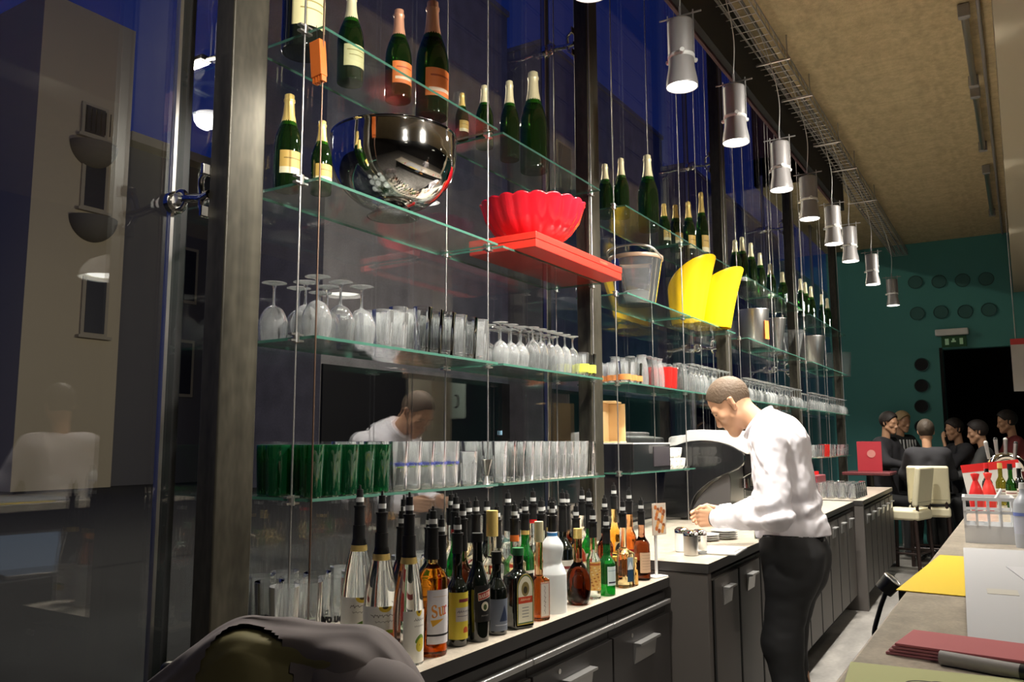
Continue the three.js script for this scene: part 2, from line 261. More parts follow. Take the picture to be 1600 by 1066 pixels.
{
  const clampG = flat([cyl(0.011, 0.011, 0.03, 12, -0.02), box(0.016, 0.006, 0.05, 0, 0.004, 0), box(0.016, 0.006, 0.05, 0, -0.0145, 0)]);
  for (let k = 0; k < 4; k++) for (const [j, dd] of [[0, 1.727], [1, 2.768], [2, 3.74]]) for (const [i, x] of [[0, -1.832], [1, -2.045]]) {
    const d = dd + BAY * k, top = d > VOID_END ? CEIL : ROOF, foot = d < 3.32 ? 0.825 : 0.885;
    const g = thing('shelf_cable', `${i ? 'rear' : 'front'} steel shelf cable ${['at the near end', 'at the mid joint', 'at the far end'][j]} of the shelves ${BAYW[k]}`, 'cable', 'steel cables holding the shelves', V(x, foot, d));
    part(g, 'strand', cyl(0.0032, 0.0032, top - foot, 8), M.wire);
    for (const h of SHELF) part(g, 'clamp', clampG, M.satin, [0, h - foot, 0]);
  }
  solo('hanging_rod', 'slim bronze rod hanging at the corner of the near shelves', 'rod', null, cyl(0.0028, 0.0028, ROOF - 0.825, 8), std(lin(0.16, 0.1, 0.07), 0.4, 0.8), V(-1.762, 0.825, 1.738));
}

// ------------------------------------------------------------ lamps
const BARLAMPS = [2.37, 3.255, 4.039, 4.974, 5.748, 6.6, 7.326, 8.549, 10.015];
BARLAMPS.forEach((d, k) => {
  const words = ['first', 'second', 'third', 'fourth', 'fifth', 'sixth', 'seventh', 'eighth', 'ninth'];
  const g = thing('hanging_spotlight', `grey cylindrical spotlight above the counter, ${words[k]} of its row from the entrance`, 'lamp', 'spotlights along the cable tray', V(-1.15, 2.9, d));
  part(g, 'reflector', lathe([[0.066, 0], [0.0685, 0.0], [0.0685, 0.006], [0.066, 0.03], [0.056, 0.085], [0.054, 0.125], [0.05, 0.126]], 28), M.lampBody);
  part(g, 'lens', new THREE.CylinderGeometry(0.064, 0.064, 0.004, 28).translate(0, 0.004, 0), M.glow);
  part(g, 'collar', lathe([[0.05, 0.126], [0.058, 0.13], [0.058, 0.142], [0.05, 0.146]], 24), M.white);
  part(g, 'housing', lathe([[0.001, 0.128], [0.053, 0.13], [0.056, 0.14], [0.056, 0.292], [0.052, 0.3], [0.001, 0.3]], 28), M.lampBody);
  for (const a of [0.4, 2.5, 4.4]) part(g, 'knob', cyl(0.01, 0.01, 0.022, 10).rotateX(Math.PI / 2).translate(0, 0.136, 0.056).rotateY(a), M.white);
  part(g, 'stirrup', flat([rod(V3(0.058, 0.14, 0), V3(0.058, 0.34, 0), 0.003), rod(V3(-0.058, 0.14, 0), V3(-0.058, 0.34, 0), 0.003), rod(V3(-0.095, 0.325, 0), V3(0.095, 0.325, 0), 0.004), rod(V3(0, 0.3, 0), V3(0, 0.37, 0), 0.005)]), M.lampBody);
  part(g, 'cord', tube([[0, 0.36, 0], [0.012, 0.55, 0.01], [-0.03, 0.8, -0.01], [-0.1, 1.07, 0]], 0.0026, 6), M.white);
  const l = new THREE.SpotLight(lin(1, 0.95, 0.86), LAMP_CANDELA, 0, 1.15, 0.75); l.position.set(0, -0.006, 0); l.target.position.set(-0.25, -1.5, 0); l.castShadow = true; l.shadow.radius = 3; g.add(l, l.target);
});
{ // stem mounted spotlights turned to the shelves
  const words = ['nearest the entrance', 'facing the punch bowl', 'facing the yellow cooler', 'facing the farther shelves', 'nearest the teal wall'];
  [0.7, 2.2, 4.3, 6.5, 8.7].forEach((d, k) => {
    const g = thing('track_spotlight', `white track spotlight on a long stem ${words[k]}`, 'lamp', 'track spotlights facing the shelves', V(0.62, 3.2, d));
    const dir = V(-2.5, -0.75, 0.35).normalize(), q = new THREE.Quaternion().setFromUnitVectors(V3(0, -1, 0), dir);
    part(g, 'mount', cyl(0.012, 0.012, CEIL - 3.2, 10, 0), M.white); const h = part(g, 'can', lathe([[0.001, 0.1], [0.045, 0.1], [0.05, 0.09], [0.06, -0.07], [0.056, -0.07], [0.045, 0.07]], 24), M.white); h.quaternion.copy(q);
    const b = part(g, 'bulb_disc', new THREE.CylinderGeometry(0.05, 0.05, 0.006, 24).translate(0, -0.05, 0), M.glow); b.quaternion.copy(q);
    const l = new THREE.SpotLight(lin(1, 0.95, 0.86), TRACK_CANDELA, 0, 0.56, 0.6); l.position.copy(dir).multiplyScalar(0.062); l.target.position.copy(dir).multiplyScalar(2); l.castShadow = true; l.shadow.radius = 2.5; g.add(l, l.target);
  });
}
{ // wire cable tray under the ceiling
  const g = thing('cable_tray', 'long wire cable tray fixed under the ceiling edge', 'tray', null, V(-1.31, 3.98, 0));
  for (const x of [-0.1, 0.1]) for (const y of [0, 0.06]) part(g, 'rail', rod(V(x, y, 0.5), V(x, y, DEND - 0.05), 0.005, 6), M.wire);
  for (const x of [-0.05, 0, 0.05]) part(g, 'floor_wire', rod(V(x, 0, 0.5), V(x, 0, DEND - 0.05), 0.003, 6), M.wire);
  const rung = flat([rod(V3(-0.1, 0, 0), V3(0.1, 0, 0), 0.003, 5), rod(V3(-0.1, 0, 0), V3(-0.1, 0.06, 0), 0.003, 5), rod(V3(0.1, 0, 0), V3(0.1, 0.06, 0), 0.003, 5)]);
  for (let d = 3.4; d < DEND; d += 0.1) part(g, 'rung', rung, M.wire, [0, 0, -d]);
  for (const v of [[1205, 109], [1243, 173], [1290, 233], [1317, 272], [1350, 318]]) { const q = onX(...v, -1.3); part(g, 'hanger', flat([rod(V3(-0.16, -0.02, 0), V3(0.14, -0.02, 0), 0.009, 8), rod(V3(-0.12, -0.02, 0), V3(-0.12, 0.15, 0), 0.005, 6), rod(V3(0.12, -0.02, 0), V3(0.12, 0.15, 0), 0.005, 6)]), M.wire, [0, 0, -q.d]); }
  part(g, 'loose_cables', flat([[-0.06, 0.012], [-0.02, 0.02], [0.03, 0.014], [0.06, 0.02]].map(([x, y]) => tube([0.6, 2, 4, 6, 8, 10, 12.3].map((d, i) => V(x + 0.02 * Math.sin(i * 2.1 + x * 90), y, d)), 0.008, 6, 40))), std(lin(0.2, 0.19, 0.18), 0.6));
}
{ // slim strip fittings in the corner of ceiling and beam
  for (const [v0, v1, w] of [[20, 130, 'above the bar papers'], [150, 232, 'midway along the room'], [272, 335, 'near the teal wall']]) {
    const a = onY(1526, v0, 4.05), b = onY(1536 + (v1 - 100) * 0.1, v1, 4.05), g = thing('strip_fitting', `slim unlit strip fitting on the ceiling ${w}`, 'fitting', 'strip fittings along the beam', V(-0.14, 4.06, (a.d + b.d) / 2));
    const L = Math.abs(b.d - a.d) / 2;
    part(g, 'tube', rod(V(0, 0, -L), V(0, 0, L), 0.022, 12), M.satin); for (const s of [-1, 1]) part(g, 'bracket', rbox(0.07, 0.09, 0.05, 0.008, 0, 0.02, s * L), M.lampBody);
  }
  part(solo('conduit', 'thin grey conduit running between the strip fittings', 'pipe', null, rod(V(-0.06, 4.1, 1), V(-0.06, 4.1, DEND - 0.1), 0.012, 8), M.lampBody), 'saddle', rbox(0.06, 0.02, 0.03, 0.004, -0.06, 4.12, -5), M.satin);
}
// dome pendants over the guests' side; the window wall mirrors two of them
{
  const a = onX(155, 110, -4.95), b = onX(168, 435, -5.9);
  const spots = [[0.67, a.y, a.d, 'mirrored high in the near window sheet'], [1.62, b.y, b.d, 'mirrored low in the near window sheet'], [1.62, 2.9, 0.2, 'over the entrance end of the room'], [1.62, 2.9, 6.2, 'over the middle tables'], [1.62, 2.9, 9.4, 'over the seated guests']];
  for (const [x, y, d, w] of spots) {
    const g = thing('dome_pendant', `white dome pendant lamp ${w}`, 'lamp', 'dome pendants of the room', V(x, y, d));
    part(g, 'shade', lathe([[0.2, 0], [0.203, 0.002], [0.19, 0.06], [0.14, 0.13], [0.05, 0.17], [0.03, 0.18], [0.001, 0.18]], 32), M.white);
    part(g, 'bulb_disc', new THREE.CylinderGeometry(0.15, 0.15, 0.01, 28).translate(0, 0.03, 0), M.glow);
    part(g, 'cord', cyl(0.005, 0.005, Math.max(0.02, CEIL - y - 0.18), 6, 0.18), M.black);
    const l = new THREE.SpotLight(lin(1, 0.92, 0.8), ROOM_CANDELA, 0, 1.25, 0.5); l.position.set(0, 0.015, 0); l.target.position.set(0, -1, 0); l.castShadow = true; l.shadow.radius = 7; g.add(l, l.target);
  }
}
// ------------------------------------------------------------ counters
const BAR_H = 0.825, BAR2_H = 0.885;
const topMats = (n) => [M.cabinet, M.cabinet, M.counterTop, M.cabinet, M.cabinet, M.cabinet];
function worktop(name, label, w, L, h, pos, turn) {
  const g = box(w, 0.038, L); metres(g);
  return solo(name, label, 'worktop', null, g, topMats(), pos, turn);
}
const scoop = (() => { // bent aluminium pull: flat lip and a sloping scoop under it
  const s = new THREE.Shape([[0, 0], [0.03, 0], [0.03, -0.008], [0.012, -0.012], [0.004, -0.075], [0, -0.075]].map((p) => new THREE.Vector2(...p)));
  return new THREE.ExtrudeGeometry(s, { depth: 0.2, bevelEnabled: false }).translate(0, 0, -0.1);
})();
function cabinet(frame, label, group, d0, d1, h, depth, kind) {
  const g = thing('base_cabinet', label, 'cabinet', group, frame.p.clone().add(V(0, 0, (d0 + d1) / 2).applyAxisAngle(V3(0, 1, 0), frame.t)), frame.t);
  const w = d1 - d0, y0 = 0.12, y1 = h - 0.06;
  part(g, 'carcass', box(depth, y1 - y0, w - 0.004, -depth / 2 - 0.022, (y0 + y1) / 2, 0), M.cabinet);
  part(g, 'plinth', box(depth - 0.08, y0, w - 0.004, -depth / 2 - 0.07, y0 / 2, 0), M.gap);
  if (kind === 'drawers') {
    part(g, 'pull_rail', rbox(0.022, 0.018, w - 0.004, 0.004, -0.006, y1 - 0.035, 0), M.aluminium);
    for (const [a, b] of [[y0 + 0.01, y1 - 0.08]]) { const f = part(g, 'drawer_front', rbox(0.02, b - a, w - 0.012, 0.003, -0.012, (a + b) / 2, 0), M.cabinet); part(f, 'handle', scoop, M.aluminium, [-0.002, b - 0.05, 0.0]); part(f, 'keyhole', cyl(0.008, 0.008, 0.006, 12).rotateZ(Math.PI / 2), M.satin, [0.0, b - 0.02, w * 0.2]); }
  } else {
    for (const s of [-1, 1]) { const f = part(g, 'door', rbox(0.02, y1 - y0 - 0.03, w / 2 - 0.012, 0.003, -0.012, (y0 + y1) / 2, s * w / 4), M.cabinetEnd); part(f, 'handle', scoop, M.aluminium, [-0.002, y1 - 0.06, s * w / 4]).scale.z = 0.62; part(f, 'gap_strip', box(0.004, y1 - y0 - 0.03, 0.02, -0.003, (y0 + y1) / 2, s * w / 4 + w / 4 - 0.012), M.gap); }
  }
  return g;
}
const F1 = { p: V3(-1.29, 0, 0), t: 0 }, F2 = { p: V(-1.13, 0, 3.335), t: 0.0272 };
worktop('worktop', 'pale stone worktop carrying the spirit bottles', 0.79, 1.715, BAR_H, V(-1.29 - 0.395, BAR_H - 0.019, 1.6 + 0.8575));
[[1.62, 2.19], [2.19, 2.76], [2.76, 3.315]].forEach(([a, b], i) => cabinet(F1, `dark drawer cabinet under the spirit bottles, ${['at the coat end', 'in the middle', 'beside the taller counter'][i]}`, 'cabinets under the bottle counter', a, b, BAR_H, 0.74, 'drawers'));
{ // taller counters behind the barman
  const at = (x, y, d) => F2.p.clone().add(V(x, y, d).applyAxisAngle(V3(0, 1, 0), F2.t));
  worktop('worktop', 'pale stone worktop where the barman works', 0.93, 4.06, BAR2_H, at(-0.465, BAR2_H - 0.019, 2.03), F2.t);
  worktop('worktop', 'pale stone worktop with the upturned glasses', 1.0, 2.3, BAR2_H, at(-0.43, BAR2_H - 0.012, 5.22), F2.t);
  solo('end_panel', 'brown end panel of the counter beside the last bottles', 'panel', null, rbox(0.9, BAR2_H - 0.04, 0.05, 0.004), M.cabinetEnd, at(-0.455, (BAR2_H - 0.04) / 2, 0.03), F2.t);
  solo('end_panel', 'brown end panel of the counter near the cream chairs', 'panel', null, rbox(0.98, BAR2_H - 0.035, 0.05, 0.004), M.cabinetEnd, at(-0.42, (BAR2_H - 0.035) / 2, 4.1), F2.t);
  for (let k = 0; k < 5; k++) cabinet(F2, `dark cabinet with slim doors behind the barman, ${['first', 'second', 'third', 'fourth', 'fifth'][k]} from the end panel`, 'slim door cabinets', 0.065 + k * 0.79, 0.065 + (k + 1) * 0.79, BAR2_H, 0.84, 'doors');
  const F3 = { p: at(0.07, 0, 0), t: F2.t };
  for (let k = 0; k < 3; k++) cabinet(F3, `dark cabinet with slim doors near the cream chairs, ${['first', 'second', 'third'][k]} from its end panel`, 'slim door cabinets', 4.13 + k * 0.74, 4.13 + (k + 1) * 0.74, BAR2_H, 0.84, 'doors');
}
{ // the guests' bar in front of the camera
  const g = thing('guest_bar', 'pale topped guest bar strewn with papers', 'bar', null, V(0, 0, 3.4));
  part(g, 'bar_top', metres(rbox(0.8, 0.04, 6, 0.006, 0.19, 1.08, 0)), M.counterTop);
  part(g, 'front_panel', box(0.05, 1.06, 5.9, 0.5, 0.53, 0), M.black);
  part(g, 'side_panel', box(0.62, 1.06, 0.05, 0.2, 0.53, 2.95), M.cabinet); part(g, 'side_panel', box(0.62, 1.06, 0.05, 0.2, 0.53, -2.95), M.cabinet);
  part(g, 'work_shelf', rbox(0.6, 0.03, 5.8, 0.004, 0.18, 0.715, 0), M.black);
}

// ------------------------------------------------------------ labels
const font = (px, f = 'sans-serif', b = 'bold') => `${b} ${px}px ${f}`;
const fill = (c, col, x, y, w, h) => { c.fillStyle = col; c.fillRect(x, y, w, h); };
function scribble(c, x, y, w, h, col) { c.strokeStyle = col; c.lineWidth = Math.max(2, h * 0.16); c.beginPath(); for (let i = 0; i <= 24; i++) { const px = x + w * i / 24, py = y + h * (0.5 + 0.5 * Math.sin(i * 2.4 + x) * Math.cos(i * 0.9)); i ? c.lineTo(px, py) : c.moveTo(px, py); } c.stroke(); }
function lemon(c, x, y, r, col, leaf) { c.fillStyle = leaf; c.beginPath(); c.ellipse(x - r * 0.5, y - r * 0.8, r * 0.9, r * 0.35, -0.5, 0, 7); c.fill(); c.beginPath(); c.ellipse(x + r * 0.5, y - r * 0.9, r * 0.7, r * 0.3, 0.5, 0, 7); c.fill(); c.fillStyle = col; c.beginPath(); c.ellipse(x, y, r * 1.15, r * 0.85, -0.3, 0, 7); c.fill(); c.fillStyle = '#8a6a10'; c.fillRect(x - r * 0.3, y - r * 0.1, r * 0.2, r * 0.2); }
const schnapps = (fruit, leaf, l1) => (c, w, h) => {
  fill(c, '#e6e3d8', 0, 0, w, h); scribble(c, w * l1, h * 0.14, w * 0.45, h * 0.07, '#7a756a'); scribble(c, w * 0.34, h * 0.27, w * 0.36, h * 0.05, '#8a857a');
  c.fillStyle = '#d8b52c'; c.beginPath(); c.arc(w * 0.5, 0, h * 0.11, 0, 7); c.fill(); c.fillStyle = '#4a3a14'; c.beginPath(); c.arc(w * 0.5, 0, h * 0.05, 0, 7); c.fill(); lemon(c, w * 0.56, h * 0.66, h * 0.15, fruit, leaf);
};
const LABEL = {};
function labelMat(key, w, h, draw) { LABEL[key] = std(0xffffff, 0.55, 0, { map: canvasTex(w, h, draw) }); }
labelMat('lemonA', 256, 256, schnapps('#dcbf22', '#557a22', 0.3)); labelMat('lemonB', 256, 256, schnapps('#b0552a', '#7d9a2a', 0.26)); labelMat('lemonC', 256, 256, schnapps('#cbb632', '#6a8a30', 0.32));
labelMat('amberSu', 256, 320, (c, w, h) => { fill(c, '#d9d4d6', 0, 0, w, h); fill(c, '#14100c', 0, h * 0.82, w, h * 0.035); c.fillStyle = '#c9b6a2'; c.fillRect(w * 0.2, h * 0.12, w * 0.6, 4); c.save(); c.translate(w * 0.16, h * 0.52); c.rotate(-0.12); c.fillStyle = '#d9852a'; c.font = font(104, 'serif'); c.fillText('Su', 0, 0); c.fillStyle = '#c03a1a'; c.font = font(96, 'serif'); c.fillText('r', 118, 0); c.restore(); c.fillStyle = '#d9a02a'; c.beginPath(); c.moveTo(w * 0.12, h * 0.56); c.lineTo(w * 0.62, h * 0.54); c.lineTo(w * 0.2, h * 0.68); c.fill(); });
labelMat('yellow', 192, 320, (c, w, h) => { fill(c, '#c9b638', 0, 0, w, h); fill(c, '#7c2a34', w * 0.35, h * 0.14, w * 0.4, h * 0.07); fill(c, '#b7b0a8', w * 0.25, h * 0.32, w * 0.55, h * 0.3); scribble(c, w * 0.3, h * 0.38, w * 0.42, h * 0.06, '#5a5560'); c.fillStyle = '#5a5560'; c.fillRect(w * 0.3, h * 0.5, w * 0.44, 4); c.fillStyle = '#b5481c'; c.beginPath(); c.arc(w * 0.6, h * 0.8, h * 0.06, 0, 7); c.fill(); c.fillRect(w * 0.5, h * 0.82, w * 0.25, 14); });
labelMat('cream', 256, 256, (c, w, h) => { fill(c, '#0c0a0a', 0, 0, w, h); c.save(); c.translate(w * 0.5, h * 0.28); c.rotate(-0.14); fill(c, '#e0d6c4', -w * 0.36, -h * 0.12, w * 0.72, h * 0.22); fill(c, '#a0241a', -w * 0.34, -h * 0.105, w * 0.68, h * 0.19); c.fillStyle = '#efe6d2'; c.font = font(38, 'serif'); c.fillText('BAILEYS', -w * 0.32, h * 0.045); c.restore(); c.fillStyle = '#d8d0b8'; c.beginPath(); c.ellipse(w * 0.5, h * 0.58, w * 0.2, h * 0.13, 0, 0, 7); c.fill(); c.fillStyle = '#3a4a20'; c.beginPath(); c.ellipse(w * 0.5, h * 0.6, w * 0.1, h * 0.08, 0, 0, 7); c.fill(); scribble(c, w * 0.3, h * 0.8, w * 0.4, h * 0.06, '#9a948c'); });
labelMat('bluegrey', 192, 224, (c, w, h) => { fill(c, '#6f7684', 0, 0, w, h); c.fillStyle = '#22304e'; c.beginPath(); c.moveTo(w * 0.35, h * 0.7); c.lineTo(w * 0.55, h * 0.2); c.lineTo(w * 0.75, h * 0.7); c.fill(); fill(c, '#b8bcc6', w * 0.2, h * 0.8, w * 0.6, 6); });
labelMat('herb', 192, 320, (c, w, h) => { const arch = (m, col) => { c.fillStyle = col; c.beginPath(); c.moveTo(m, h - m); c.lineTo(m, w / 2); c.arc(w / 2, w / 2, w / 2 - m, Math.PI, 0); c.lineTo(w - m, h - m); c.fill(); }; arch(0, '#b9a04a'); arch(7, '#2b5a38'); arch(14, '#e6dfc6'); c.fillStyle = '#8a7a4a'; c.beginPath(); c.arc(w / 2, h * 0.3, w * 0.24, 0, 7); c.fill(); c.fillStyle = '#3a3320'; c.beginPath(); c.arc(w / 2, h * 0.32, w * 0.12, 0, 7); c.fill(); fill(c, '#c8401c', 14, h * 0.45, w - 28, h * 0.13); scribble(c, w * 0.2, h * 0.48, w * 0.6, h * 0.06, '#f1d9b0'); c.fillStyle = '#8d8a80'; for (let i = 0; i < 4; i++) c.fillRect(w * 0.3, h * (0.66 + i * 0.06), w * 0.4, 5); });
labelMat('amaretto', 128, 256, (c, w, h) => { fill(c, '#b9836a', 0, 0, w, h); fill(c, '#d9d0c4', 10, 10, w - 20, h - 20); c.fillStyle = '#6a5a50'; c.save(); c.translate(w * 0.62, h * 0.9); c.rotate(-Math.PI / 2); scribble(c, 0, -30, h * 0.8, 26, '#6a5a50'); c.restore(); });
labelMat('medal', 128, 192, (c, w, h) => { c.fillStyle = '#1a0c08'; c.fillRect(0, 0, w, h); c.fillStyle = '#c9845a'; c.beginPath(); c.ellipse(w / 2, h * 0.38, w * 0.36, h * 0.33, 0, 0, 7); c.fill(); c.fillStyle = '#5a2416'; c.beginPath(); c.ellipse(w / 2, h * 0.38, w * 0.22, h * 0.22, 0, 0, 7); c.fill(); c.strokeStyle = '#d9b08a'; c.lineWidth = 8; for (const a of [0.2, 0.4, 0.6, 0.8]) { c.beginPath(); c.moveTo(w / 2, h * 0.65); c.lineTo(w * a, h); c.stroke(); } });
labelMat('orangeTall', 96, 256, (c, w, h) => { fill(c, '#d6a85c', 0, 0, w, h); fill(c, '#b05a28', 0, h * 0.05, w, h * 0.07); for (let i = 0; i < 40; i++) { c.fillStyle = ['#8a4a20', '#e6cf9a', '#c0782e'][i % 3]; c.beginPath(); c.arc((i * 37) % w, 50 + ((i * 53) % (h - 60)), 6, 0, 7); c.fill(); } });
labelMat('paleBlue', 128, 192, (c, w, h) => { fill(c, '#cfe0dd', 0, 0, w, h); fill(c, '#8fb0b4', 8, h * 0.2, w - 16, 8); fill(c, '#223', 12, h * 0.8, w - 24, 14); });
labelMat('bluePeak', 96, 192, (c, w, h) => { fill(c, '#8fa2ac', 0, 0, w, h); c.fillStyle = '#d8dee2'; c.beginPath(); c.moveTo(0, h * 0.5); c.lineTo(w * 0.5, h * 0.15); c.lineTo(w, h * 0.5); c.fill(); fill(c, '#163a54', 0, h * 0.5, w, h * 0.5); });
labelMat('parchment', 96, 160, (c, w, h) => { fill(c, '#c9a88a', 0, 0, w, h); for (let i = 0; i < 6; i++) fill(c, '#a5866c', 12, 20 + i * 22, w - 24, 4); });
labelMat('roundBlack', 96, 96, (c, w, h) => { fill(c, '#c9a86a', 0, 0, w, h); c.fillStyle = '#141210'; c.beginPath(); c.arc(48, 48, 44, 0, 7); c.fill(); c.fillStyle = '#d8cfb8'; c.beginPath(); c.arc(48, 48, 18, 0, 7); c.fill(); });
labelMat('champGold', 128, 128, (c, w, h) => { fill(c, '#c2a052', 0, 0, w, h); fill(c, '#dcd3ae', 0, h * 0.72, w, h * 0.28); fill(c, '#7d6422', 20, 40, w - 40, 6); });
labelMat('champCream', 128, 128, (c, w, h) => { fill(c, '#d8cf9c', 0, 0, w, h); fill(c, '#8f8446', 16, 30, w - 32, 6); fill(c, '#8f8446', 26, 60, w - 52, 5); });
labelMat('champOrange', 128, 128, (c, w, h) => { fill(c, '#e07a3c', 0, 0, w, h); fill(c, '#f0d9c0', 14, h * 0.7, w - 28, 16); fill(c, '#a8481c', 20, 30, w - 40, 8); });
labelMat('plainWhite', 64, 96, (c, w, h) => { fill(c, '#d8d4c8', 0, 0, w, h); fill(c, '#7a3030', 8, 20, w - 16, 10); fill(c, '#555', 12, 50, w - 24, 5); });
labelMat('plainRed', 64, 96, (c, w, h) => { fill(c, '#9c2420', 0, 0, w, h); fill(c, '#e4d8bc', 8, 30, w - 16, 16); });
const wrap = (r, h, y, arc) => new THREE.CylinderGeometry(r + 0.0008, r + 0.0008, h, 20, 1, true, -arc / 2, arc).translate(0, y + h / 2, 0);

// ------------------------------------------------------------ bottles
const profile = (h, r, shoulder, neckAt, nr) => [[0, 0.001], [r * 0.9, 0], [r, r * 0.14], [r, shoulder], ...[0.12, 0.3, 0.5, 0.7, 0.88, 1].map((t) => [r + (nr - r) * (t * t * (3 - 2 * t)), shoulder + (neckAt - shoulder) * t]), [nr, h], [nr * 0.2, h]];
function pourer(g, y, s = 1) {
  const p = part(g, 'pourer', flat([cyl(0.015, 0.0145, 0.05, 14, 0), cyl(0.017, 0.017, 0.006, 14, 0.05), cyl(0.0105, 0.009, 0.045, 12, 0.055), cyl(0.004, 0.003, 0.012, 8, 0.1)]), M.black, [0, y, 0]); p.scale.setScalar(s);
  part(p, 'white_band', new THREE.CylinderGeometry(0.0112, 0.0112, 0.013, 14, 1, true).translate(0, 0.072, 0), M.white); return p;
}
const topOf = (q, u, v) => { const r = sight(u, v); return EYE + r[1] * Math.hypot(q.x, q.d) / Math.hypot(r[0], r[2]); };
const FACE = Math.PI / 2 - 0.32;   // labels look to the aisle
// standing champagne bottles
const CH = {};
function champagneKind(key, foil, label, h = 0.315, r = 0.044, glass = M.champagne) {
  const g = new THREE.Group(), k = h / 0.315;
  part(g, 'glass', lathe(smooth([[r * 0.9, 0], [r, 0.008 * k], [r, 0.08 * k], [r, 0.145 * k], [r * 0.86, 0.185 * k], [r * 0.48, 0.235 * k], [r * 0.34, 0.28 * k], [r * 0.33, h - 0.004]], 4), 26), glass);
  part(g, 'base', new THREE.CylinderGeometry(r * 0.9, r * 0.88, 0.004, 24).translate(0, 0.003, 0), glass);
  part(g, 'foil', lathe([[r * 0.62, 0.212 * k], [r * 0.53, 0.228 * k], [r * 0.42, 0.255 * k], [r * 0.385, 0.28 * k], [r * 0.37, 0.293 * k], [r * 0.42, 0.296 * k], [r * 0.42, 0.302 * k], [r * 0.36, 0.306 * k], [r * 0.35, 0.318 * k], [r * 0.2, 0.322 * k], [0, 0.323 * k]], 20), foil);
  if (label) part(g, 'label', wrap(r, 0.075 * k, 0.045 * k, 2.0), LABEL[label]);
  return CH[key] = g;
}
champagneKind('goldGold', M.goldFoil, 'champGold'); champagneKind('paleCream', M.paleFoil, 'champCream'); champagneKind('paleOrange', M.copperFoil, 'champOrange'); champagneKind('magnumOrange', M.copperFoil, 'champOrange', 0.42, 0.057); champagneKind('plainPale', M.paleFoil, null); champagneKind('magnumPale', M.paleFoil, null, 0.42, 0.056);
champagneKind('giant', M.blackGlass, 'champCream', 0.5, 0.072, M.blackGlass);
function champ(kind, label, group, x, y, d, h, turn = FACE) {
  const g = CH[kind].clone(); g.name = numbered('champagne_bottle'); scene.add(g); g.position.copy(V(x, y, d)); g.rotation.y = turn;
  const own0 = { goldGold: 0.323, paleCream: 0.323, paleOrange: 0.323, plainPale: 0.323, magnumOrange: 0.43, magnumPale: 0.43, giant: 0.513 }[kind]; const own = own0; g.scale.set(h / own, h / own, h / own); if (h > 0.36 && kind === 'plainPale') g.scale.set(1.02, h / own, 1.02); if (kind.startsWith('gold') && h > 0.36) g.scale.set(1.02, h / own, 1.02);
  g.userData = { label, category: 'bottle', group }; return g;
}
{
  const T = SHELF[3], gA = 'champagne on the top shelf by the first column';
  champ('giant', 'giant black champagne bottle with a yellow label beside the column', gA, -1.965, T, 1.845, 0.5);
  champ('paleCream', 'large champagne bottle with a cream label above the punch bowl', gA, -1.99, T, 2.1, 0.35);
  champ('paleOrange', 'champagne bottle with copper foil, smaller of two with orange labels', gA, -1.94, T, 2.31, 0.37);
  champ('magnumOrange', 'champagne magnum with copper foil, larger of two with orange labels', gA, -1.935, T, 2.515, 0.5);
  for (const [u, v, x, kind, l] of [[757, 133, -1.94, 'plainPale', 'champagne bottle with pale foil at the shelf joint cable'], [796, 126, -1.93, 'plainPale', 'champagne bottle with pale foil next to the tallest magnum'], [833, 112, -1.92, 'magnumPale', 'tall green champagne magnum with pale foil before the second column']]) { const q = onX(u, v, x); champ(kind, l, gA, x, T, q.d, q.y - T); }
  { const q = onX(722, 152, -1.97); champ('goldGold', 'small dark bottle behind the shelf joint', gA, -1.97, T, q.d, q.y - T + 0.02); }
  const gB = 'champagne on the top shelf past the second column';
  for (const [u, v, x, kind, l] of [[945, 256, -1.98, 'plainPale', 'champagne bottle partly hidden by the second column'], [970, 247, -1.9, 'plainPale', 'champagne bottle with pale foil above the clear ice bucket'], [1011, 242, -1.88, 'magnumPale', 'champagne magnum with pale foil above the clear ice bucket'], [1037, 318, -1.96, 'goldGold', 'small gold foil bottle behind the champagne magnum'], [1055, 320, -1.93, 'goldGold', 'gold foil bottle, shortest of three above the yellow cooler'], [1075, 315, -1.92, 'goldGold', 'gold foil bottle, middle one of three above the yellow cooler'], [1095, 300, -1.9, 'goldGold', 'gold foil bottle, tallest of three above the yellow cooler']]) { const q = onX(u, v, x); champ(kind, l, gB, x, T, q.d, q.y - T); }
  const gC = 'champagne on the far top shelves';
  for (const [u, v, x] of [[1148, 375], [1159, 370], [1172, 358], [1187, 395], [1203, 412], [1222, 425], [1250, 430], [1257, 425], [1265, 415], [1283, 450], [1291, 445]].map(([u, v]) => [u, v, -1.9])) { const q = onX(u, v, x); champ('plainPale', 'champagne bottle with pale foil on the far top shelves', gC, x, T, q.d, Math.min(0.42, q.y - T)); }
  const g2 = 'bottles beside the punch bowl';
  champ('goldGold', 'dark sparkling wine bottle with a gold label beside the column', g2, -1.96, SHELF[2], 1.79, 0.325); champ('goldGold', 'small sparkling wine bottle with gold foil beside the shelf cable', g2, -1.895, SHELF[2], 1.875, 0.25);
}
